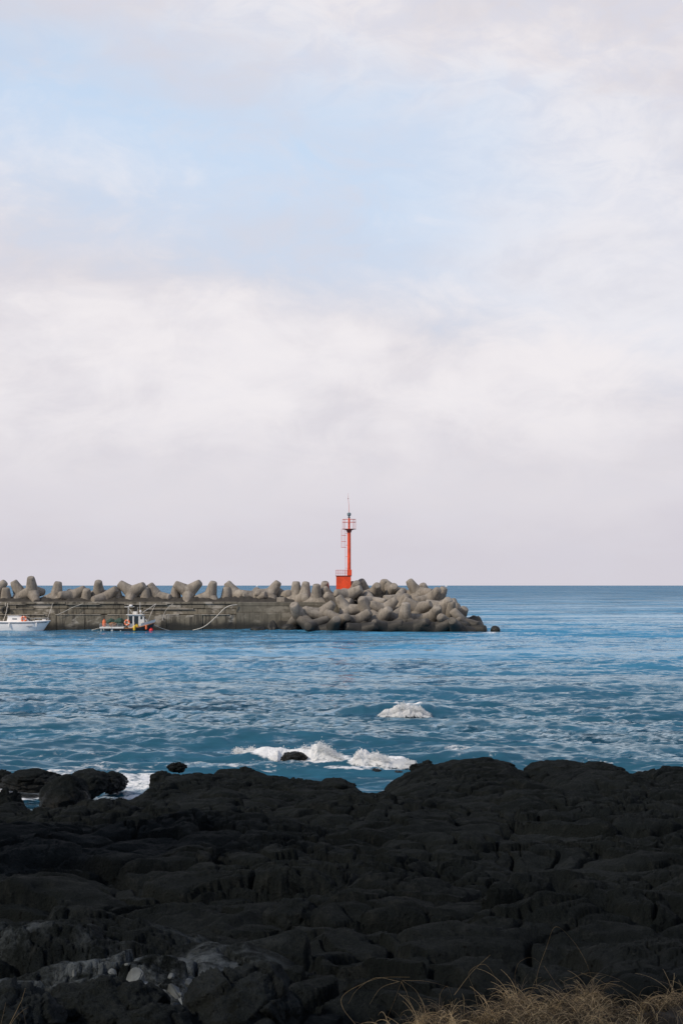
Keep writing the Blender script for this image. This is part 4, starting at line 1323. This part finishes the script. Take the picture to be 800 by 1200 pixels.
# fishing boat
YF = 166.4
fb = empty('fishing_boat', (at(150, 738, YF).x, YF, 0))
tag(fb, 'small dark hulled fishing boat with white wheelhouse, mast and cluttered stern deck', 'boat')
def fX(u): return (u - 150) / F * YF
def fZ(v): return CAMZ + slope(v) * YF
st = [(fX(129), 0.80, 0.60, fZ(736.4), -0.35), (fX(142), 0.95, 0.7, fZ(736.2), -0.4), (fX(156), 1.0, 0.75, fZ(735.4), -0.4), (fX(166), 0.92, 0.6, fZ(734.0), -0.4),
      (fX(173), 0.68, 0.4, fZ(732.2), -0.4), (fX(178), 0.35, 0.18, fZ(730.6), -0.4), (fX(181.5), 0.04, 0.03, fZ(729.6), -0.4)]
mb = MB(); add_hull(mb, st)
for v in mb.bm.verts:
    f = max(0, (v.co.x - fX(164)) / (fX(181.5) - fX(164)))
    v.co.x -= 0.75 * f * max(0, (0.9 - v.co.z) / 1.3)
mb.build('hull', M_DARKHULL, fb, smooth=True)
# white bow bulwark above the dark hull
mb = MB()
for s in (-1, 1):
    prev = None
    for (x, b, bb, z, zb) in st[3:]:
        cur = ((x, s * b * 1.02, z + 0.005), (x + 0.10, s * (b * 1.08 + 0.03), z + 0.38), (x + 0.10, s * (b * 1.02 - 0.02), z + 0.38), (x, s * (b * 0.96 - 0.02), z + 0.005))
        if prev:
            p = list(prev) + list(cur)
            mb.poly(p, [(0, 1, 5, 4), (1, 2, 6, 5), (2, 3, 7, 6), (3, 0, 4, 7)])
        prev = cur
mb.build('bow_bulwark', M_WHITE2, fb)
mb = MB()
for s in (-1, 1):
    mb.tube([(x, s * (b + 0.03), z - 0.03) for (x, b, bb, z, zb) in st], 0.055, 6)
mb.build('gunwale', paint('worn_orange_gunwale', (0.42, 0.17, 0.06), 0.6, 0.3), fb)
# stern working platform over the water
zd = fZ(734.6)
mb = MB(); mb.box(((fX(119) + fX(147)) / 2, 0, zd - 0.06), (fX(147) - fX(119), 2.3, 0.2), 0.02)
pl = mb.build('stern_platform', M_WHITE2, fb)
for u in (120.5, 133, 143):
    for s in (-1, 1):
        MB().box((fX(u), s * 0.9, zd - 0.45), (0.10 if u != 133 else 0.26, 0.10, 0.7), 0.01).build('leg', M_WHITE2, pl)
MB().tube([(fX(119.5), -0.9, zd - 0.62), (fX(147), -0.9, zd - 0.62)], 0.05, 6).build('lower_beam', M_WHITE2, pl)
mb = MB()
for s in (-1, 1):
    y = s * 1.12
    for zz in (zd + 0.36, zd + 0.20):
        mb.tube([(fX(119.3), y, zz), (fX(146), y, zz)], 0.02, 6)
    for u in (119.3, 124, 129, 134, 140, 146):
        mb.tube([(fX(u), y, zd), (fX(u), y, zd + 0.38)], 0.02, 6)
mb.tube([(fX(119.3), -1.12, zd + 0.36), (fX(119.3), 1.12, zd + 0.36)], 0.02, 6)
mb.build('stern_rail', M_RAIL, fb)
# wheelhouse
zr = fZ(720.6); zh = fZ(735.6)
mb = MB(); mb.prism([(fX(151.8), zh), (fX(152.0), zr), (fX(165.5), zr), (fX(169.5), zr - 0.22), (fX(170.2), zh + 0.15)], -0.72, 0.72)
wh = mb.build('wheelhouse', M_WHITE2, fb)
mb = MB(); mb.box((fX(159.2), 0, zr + 0.035), (fX(169.6) - fX(149.6), 1.7, 0.08), 0.02)
mb.build('roof', M_WHITE2, wh)
mb = MB(); mb.box((fX(154.2), -0.722, fZ(726.2)), (0.44, 0.03, 0.86), 0.01); mb.build('window', M_GLASS, wh)
mb = MB(); mb.box((fX(160.7), -0.722, fZ(727.0)), (0.50, 0.03, 1.04), 0.01); mb.build('door', M_GLASS, wh)
mb = MB(); mb.box((fX(166.8), -0.722, fZ(723.8)), (0.24, 0.03, 0.36), 0.01); mb.build('window', M_GLASS, wh)
mb = MB(); mb.box((fX(169.9), 0, fZ(724.6)), (0.06, 1.0, 0.36), 0.01, Matrix.Rotation(-0.05, 3, 'Y')); mb.build('window', M_GLASS, wh)
# mast, lamps and aerials
mb = MB(); mb.tube([(fX(150.4), 0, zd), (fX(150.4), 0, fZ(709.8))], [0.05, 0.035], 8)
mb.tube([(fX(145.8), 0, fZ(711.2)), (fX(157.5), 0, fZ(711.0))], 0.035, 6)
mb.tube([(fX(150.4), 0, fZ(712)), (fX(157.0), 0, zr)], 0.02, 6)
mb.build('mast', M_WHITE2, fb)
mb = MB(); mb.lathe([(0.05, 0), (0.20, 0.03), (0.21, 0.12), (0.14, 0.19), (0.03, 0.21)], (fX(153.3), 0, fZ(710.6)), 16); mb.build('radar_dome', M_WHITE, fb, smooth=True)
mb = MB(); mb.box((fX(158.3), 0, fZ(718.2)), (0.46, 0.4, 0.32), 0.02); mb.build('roof_box', M_WHITE2, fb)
mb = MB(); mb.ball((fX(164.6), 0, fZ(716.4)), (0.13, 0.13, 0.15), 2).tube([(fX(164.6), 0, zr), (fX(164.6), 0, fZ(717.4))], 0.03, 6); mb.build('searchlight', M_WHITE, fb, smooth=True)
mb = MB(); mb.tube([(fX(158.2), 0.2, zr), (fX(158.2), 0.2, fZ(710.4))], 0.05, 6); mb.box((fX(158.6), 0.2, fZ(713.5)), (0.26, 0.24, 0.42), 0.04); mb.build('exhaust_stack', M_RUBBER, fb)
mb = MB(); mb.tube([(fX(163.6), 0.3, zr), (fX(163.6), 0.3, fZ(705.5))], 0.018, 5); mb.tube([(fX(161.8), -0.3, zr), (fX(161.6), -0.3, fZ(711.5))], 0.014, 5); mb.build('aerial', M_WHITE, fb)
for s in (-1, 1):
    MB().tube([(fX(169), s * 0.55, zr - 0.4), (fX(172.8), s * 0.62, zr - 0.62), (fX(173.5), s * 0.62, fZ(731.5))], 0.03, 6).build('bow_hoop', M_WHITE2, fb)

def pos_f(u, v, y): return (at(u, v, YF + y).x, YF + y, CAMZ + slope(v) * (YF + y))
lifebuoy(pos_f(149.2, 729.6, -0.82), (0.25, 1, 0), 0.27, 0.10, 'orange ring lifebuoy on the fishing boat wheelhouse corner')
# gear on the stern deck
def lump(name, label, cat, u, v, y, size, seed, mat):
    me = boulder_mesh(name, size, seed, 4, 2.6)
    o = link_mesh(name, me, mat, smooth=True); o.location = pos_f(u, v, y)
    return tag(o, label, cat)
lump('fishing_net', 'heap of dark green netting on the fishing boat stern', 'net', 140.5, 729.4, 0.1, (0.72, 0.6, 0.42), 305, M_NET)
lump('fishing_net', 'smaller dark green net pile beside the orange float', 'net', 131.0, 728.8, 0.35, (0.50, 0.4, 0.36), 307, M_NET)
lump('fishing_net', 'tan net bundle at the fishing boat stern rail', 'net', 132.0, 731.8, -0.55, (0.44, 0.34, 0.26), 303, M_NETTAN)
o = MB().lathe([(0.05, 0.0), (0.19, 0.05), (0.21, 0.3), (0.20, 0.62), (0.15, 0.74), (0.06, 0.78), (0.04, 0.9)], (0, 0, 0), 16).build('float_buoy', M_ORANGE, None, True)
o.location = (pos_f(122.2, 734, -0.5)[0], YF - 0.5, zd + 0.04); tag(o, 'upright orange float at the fishing boat stern corner', 'buoy')
mb = MB(); mb.box((0, 0, 0.16), (0.34, 0.24, 0.30), 0.05).tube([(-0.1, 0, 0.31), (-0.1, 0, 0.37), (0.08, 0, 0.37), (0.08, 0, 0.31)], 0.025, 6)
o = mb.build('fuel_can', M_YELLOW); o.location = (pos_f(160.2, 733.5, -0.86)[0], YF - 0.86, fZ(735.0)); tag(o, 'yellow fuel can at the fishing boat wheelhouse door', 'fuel can')
o = MB().lathe([(0.03, 0), (0.13, 0.06), (0.16, 0.3), (0.12, 0.52), (0.05, 0.62)], (0, 0, 0), 14).build('fender', M_YELLOW, None, True)
o.location = (pos_f(157.4, 740, -1.22)[0], YF - 1.14, 0.05); tag(o, 'yellow fender hanging low on the fishing boat side', 'fender')
MB().tube([(0, 0, 0.6), (-0.05, 0.12, 1.0)], 0.018, 5).build('rope_tail', M_ROPE, o)
o = MB().lathe([(0.03, 0), (0.11, 0.06), (0.13, 0.3), (0.09, 0.5), (0.04, 0.58)], (0, 0, 0), 14).build('fender', M_ORANGE, None, True)
o.location = (pos_f(171.5, 738, -0.95)[0], YF - 0.92, 0.16); tag(o, 'orange fender hanging under the fishing boat bow', 'fender')
o = MB().ball((0, 0, 0), (0.24, 0.24, 0.22), 3).tube([(0, 0, 0.19), (0.02, 0, 0.30)], 0.04, 8).build('mooring_buoy', M_BUOYRED, None, True)
o.location = (pos_f(177.2, 739, -0.8)[0], YF - 0.8, 0.10); tag(o, 'round red buoy floating by the fishing boat bow', 'buoy')

# ------------------------------------------------------------------ mooring ropes
def rope(label, pts, r=0.035, n=24):
    """pts: world points, joined by a smooth line"""
    P = [Vector(p) for p in pts]
    out_ = []
    ext = [P[0] * 2 - P[1]] + P + [P[-1] * 2 - P[-2]]
    for i in range(1, len(ext) - 2):
        p0, p1, p2, p3 = ext[i - 1:i + 3]
        for k_ in range(8):
            s = k_ / 8
            out_.append(0.5 * ((2 * p1) + (p2 - p0) * s + (2 * p0 - 5 * p1 + 4 * p2 - p3) * s * s + (3 * p1 - p0 - 3 * p2 + p3) * s ** 3))
    out_.append(P[-1])
    o = MB().tube(out_, r * 0.68, 6).build('mooring_rope', M_ROPE, None, True)
    return tag(o, label, 'rope', 'pale mooring ropes')
YR = 168.9
rope('long thick white rope sagging from the quay joint to the water', [at(277.5, 708.6, 169.3), at(271, 709.4, 169.0), at(263, 713, YR), at(254, 722, 168.6), at(244, 731, 168.4), at(236, 735.8, 168.2), at(226, 738.6, 168.0)], 0.075)
rope('pale rope slack from the fishing boat bow into the water', [at(178, 730.3, 166.4), at(184, 733.8, 166.8), at(191, 736.8, 167.2), at(200, 739.2, 167.6)], 0.045)
rope('pale rope from the quay edge down to the fishing boat wheelhouse', [at(182.5, 707.6, 169.4), at(176, 712.4, 168.4), at(169, 716.6, 167.4), at(166, 719.6, 166.8)], 0.055)
rope('thin pale rope from the quay edge to the fishing boat bow', [at(182.5, 708.2, 169.3), at(178.5, 716, 168.4), at(175, 724, 167.4), at(173.4, 730, 166.8)], 0.040)
rope('thin rope hanging loosely on the quay wall past the bow ropes', [at(203, 707.5, 169.4), at(197, 712, 169.3), at(192.5, 719, 169.2), at(190.5, 727, 169.0)], 0.035)
rope('dark slack rope from the fishing boat stern into the water', [at(119, 735.2, 166.4), at(112, 737.2, 167.0), at(104, 739.0, 167.6)], 0.035)
rope('pale rope slanting down the wall between the two boats', [at(97, 707.6, 169.6), at(86, 711.5, 169.3), at(76, 716.5, 169.2), at(67, 720.5, 169.2)], 0.040)
rope('pale rope from the quay edge to the motorboat stern', [at(9.5, 706.8, 169.5), at(8.5, 713, 169.0), at(7.0, 720, 168.4), at(4, 728, 167.9)], 0.045)
rope('thin pale rope from the quay edge to the motorboat bow', [at(62, 706.8, 169.5), at(60, 714, 169.0), at(57, 722, 168.4), at(56, 727, 167.8)], 0.035)
# boat tyres hung on the quay face as bumpers
for (u, v, lab) in ((6.5, 715, 'black rubber tyre bumper hung above the motorboat stern'),):
    o = MB().torus((0, 0, 0), 0.34, 0.14, (0, 1, 0), 24, 10).build('tyre_bumper', M_RUBBER, None, True)
    o.location = at(u, v, 169.6); tag(o, lab, 'tyre')
    MB().tube([(0, 0, 0.40), (0, 0.1, 0.9)], 0.03, 6).build('hanging_rope', M_ROPE, o)

# ------------------------------------------------------------------ sailing boats on the horizon
def sailboat(u, Y, h, label):
    p = at(u, 686, Y)
    o = empty('sailing_boat', (p.x, Y, 0))
    tag(o, label, 'boat', 'white boats on the horizon')
    k = h / 12.0
    mb = MB(); add_hull(mb, [(-5 * k, 1.3 * k, 0.9 * k, 1.3 * k, -0.4), (0, 1.6 * k, 1.1 * k, 1.25 * k, -0.4), (3 * k, 1.1 * k, 0.6 * k, 1.4 * k, -0.4), (5.5 * k, 0.05, 0.04, 1.7 * k, -0.4)])
    mb.build('hull', M_WHITE, o)
    MB().tube([(0.6 * k, 0, k), (0.6 * k, 0, h)], 0.12 * k, 6).build('mast', M_WHITE, o)
    MB().prism([(0.4 * k, 2.0 * k), (0.4 * k, h * 0.97), (-4.4 * k, 2.2 * k)], -0.03 * k, 0.03 * k).build('mainsail', M_SAIL, o)
    MB().prism([(0.9 * k, h * 0.85), (0.9 * k, 1.9 * k), (5.2 * k, 1.9 * k)], -0.03 * k, 0.03 * k).build('jib', M_SAIL, o)
sailboat(522.3, 5200, 11.0, 'tiny white sailing boat on the horizon beyond the tip of the pile')
sailboat(301, 6200, 10.0, 'faint white sailing boat on the horizon beyond the quay joint')

# ------------------------------------------------------------------ dry grass at the photographer's feet
def grass_build():
    r = random.Random(9)
    V, Q, tone = [], [], []
    cnt = 0

    def stem(pts, r0, r1, tn):
        nonlocal cnt
        n = len(pts)
        up = Vector((0.3, 1, 0.2)).normalized()
        for i, p in enumerate(pts):
            tdir = (pts[min(i + 1, n - 1)] - pts[max(i - 1, 0)]).normalized()
            a = tdir.cross(up); a = a.normalized() if a.length > 1e-5 else tdir.orthogonal().normalized()
            b = tdir.cross(a)
            rad = r0 + (r1 - r0) * i / (n - 1)
            for k_ in range(3):
                q = k_ * 2 * math.pi / 3
                V.append(p + (a * math.cos(q) + b * math.sin(q)) * rad); tone.append(tn)
        for i in range(n - 1):
            for k_ in range(3):
                A = cnt + i * 3; B = A + 3
                Q.append((A + k_, B + k_, B + (k_ + 1) % 3, A + (k_ + 1) % 3))
        cnt += n * 3

    def blade(base, length, lean, az, curl, r0, tn, n=8):
        pts = []
        p = base.copy()
        th = lean
        for i in range(n):
            pts.append(p.copy())
            d = Vector((math.cos(az) * math.sin(th), math.sin(az) * math.sin(th), math.cos(th)))
            p = p + d * (length / (n - 1))
            th += curl / (n - 1); az += r.uniform(-0.12, 0.12)
        stem(pts, r0, r0 * 0.35, tn)

    def edge(u):   # top line of the tangle in the photo
        return float(np.interp(u, [380, 420, 470, 520, 545, 600, 650, 700, 740, 780, 830], [1196, 1182, 1168, 1172, 1176, 1158, 1150, 1160, 1168, 1158, 1150]))
    for i in range(5200):                      # the dark mat
        u = r.uniform(410, 900); Y = 4.15 + 1.25 * r.random() ** 0.8
        x = (u - 400) / F * Y
        clump = float(vn2(np.array([u * 0.035]), np.array([Y * 2.2]), 77)[0])
        if r.random() > 0.25 + clump: continue
        blade(Vector((x, Y, soil_z(x, Y))), r.uniform(0.04, 0.11) * (0.5 + clump), r.uniform(0.2, 1.4), r.uniform(0, 6.28), r.uniform(0.3, 3.0),
              r.uniform(0.0007, 0.0018), max(0.0, r.gauss(0.03, 0.04)))
    for i in range(430):                       # tufts of bent pale stems
        u = r.choice([r.uniform(520, 880), r.uniform(440, 520) if r.random() < 0.5 else r.uniform(540, 700), r.uniform(520, 880), r.uniform(600, 700)]); Y = r.uniform(4.5, 5.35)
        x = (u - 400) / F * Y
        az0 = r.uniform(0, 6.28); tn0 = r.uniform(0.0, 1.0) ** 1.35
        for j in range(r.randint(4, 15)):
            bx, by = x + r.gauss(0, 0.012), Y + r.gauss(0, 0.012)
            blade(Vector((bx, by, soil_z(bx, by))), r.uniform(0.04, 0.14) * r.choice([0.7, 1.0, 1.0, 1.25]), r.uniform(0.1, 0.7), az0 + r.gauss(0, 1.1), r.uniform(0.8, 3.4),
                  r.uniform(0.0006, 0.0015), min(1, max(0, tn0 + r.gauss(0, 0.22))), 10)
    # long arching stems seen against the rock
    arcs = [
        [(640, 1172), (628, 1150), (640, 1110), (651, 1086), (672, 1104), (688, 1132), (694, 1156)],
        [(560, 1182), (555, 1160), (549, 1140), (567, 1130), (580, 1146), (588, 1165)],
        [(604, 1160), (603, 1142), (608, 1128), (622, 1122), (634, 1130)],
        [(532, 1166), (552, 1140), (574, 1119)],
        [(637, 1132), (650, 1152), (662, 1176)],
        [(416, 1200), (402, 1182), (401, 1168), (418, 1156), (446, 1146), (480, 1145)],
        [(470, 1150), (462, 1172), (452, 1196)],
        [(470, 1150), (478, 1168), (486, 1198)],
        [(471, 1149), (488, 1162), (498, 1186)],
        [(471, 1149), (500, 1150), (530, 1158)],
        [(466, 1150), (440, 1146), (418, 1160), (408, 1176)],
        [(468, 1150), (446, 1158), (432, 1178)],
        [(514, 1180), (516, 1164), (524, 1156), (530, 1172)],
        [(772, 1182), (782, 1160), (793, 1142)],
        [(680, 1140), (704, 1150), (724, 1164), (738, 1178)],
        [(660, 1150), (690, 1140), (720, 1146), (745, 1160)],
        [(700, 1170), (712, 1152), (726, 1150)],
        [(574, 1166), (592, 1158), (612, 1166), (624, 1180)],
        [(618, 1180), (626, 1150), (634, 1145)],
        [(745, 1180), (752, 1160), (768, 1156), (790, 1166)],
    ]
    for j, a in enumerate(arcs):
        Y0 = 5.25 + r.uniform(-0.2, 0.12)
        P = [at(u, v, Y0 + r.uniform(-0.05, 0.05)) for (u, v) in a]
        out_ = []
        ext = [P[0] * 2 - P[1]] + P + [P[-1] * 2 - P[-2]]
        for i in range(1, len(ext) - 2):
            p0, p1, p2, p3 = ext[i - 1:i + 3]
            for k_ in range(6):
                s = k_ / 6
                out_.append(0.5 * ((2 * p1) + (p2 - p0) * s + (2 * p0 - 5 * p1 + 4 * p2 - p3) * s * s + (3 * p1 - p0 - 3 * p2 + p3) * s ** 3))
        out_.append(P[-1])
        stem(out_, 0.0008, 0.00035, r.uniform(0.05, 0.45))
    # a few stems in the opposite bottom corner
    for i in range(22):
        u = -60 + 105 * r.random() ** 1.4; Y = 4.4 + 0.5 * r.random()
        x = (u - 400) / F * Y
        blade(Vector((x, Y, at(u, 1225, Y).z)), r.uniform(0.05, 0.17), r.uniform(0, 0.8), r.uniform(0, 6.28), r.uniform(0.2, 1.6), 0.0009, max(0, r.gauss(0.12, 0.1)))
    for a in ([(12, 1200), (26, 1172), (30, 1158)],):
        P = [at(u, v, 4.9) for (u, v) in a]
        stem(P, 0.0009, 0.0004, 0.25)
    me = np_mesh('dry_grass', np.array([p[:] for p in V]), np.array(Q))
    a = me.attributes.new('tone', 'FLOAT', 'POINT'); a.data.foreach_set('value', np.array(tone, np.float32))
    o = link_mesh('dry_grass', me, M_STRAW)
    tag(o, 'tangle of dry brown grass stems in the bottom corner', 'grass', kind='stuff')

def soil_z(x, y):
    u = 400 + F * x / y
    top = float(np.interp(u, [250, 380, 420, 470, 520, 600, 650, 700, 740, 800, 900], [1275, 1232, 1212, 1198, 1188, 1174, 1167, 1174, 1178, 1168, 1162]))
    crest = at(400, top, 5.3).z
    return crest - max(0, y - 5.25) * 0.9 - (5.3 - y) * 0.05 + 0.02 * math.sin(x * 23) + 0.015 * math.sin(x * 41 + y * 17)

def soil_build():
    xs = np.linspace(-0.45, 1.7, 160); ys = np.linspace(2.2, 5.9, 120)
    X, Y = np.meshgrid(xs, ys)
    Z = np.array([[soil_z(x, y) for x in xs] for y in ys])
    Z += 0.03 * fbm2(X * 6, Y * 6, 5, 4) - 0.03
    me = grid_mesh('soil', X, Y, Z)
    o = link_mesh('soil', me, M_SOIL, smooth=True)
    tag(o, 'dark soil bank under the dry grass', 'soil', kind='structure')
soil_build()
grass_build()
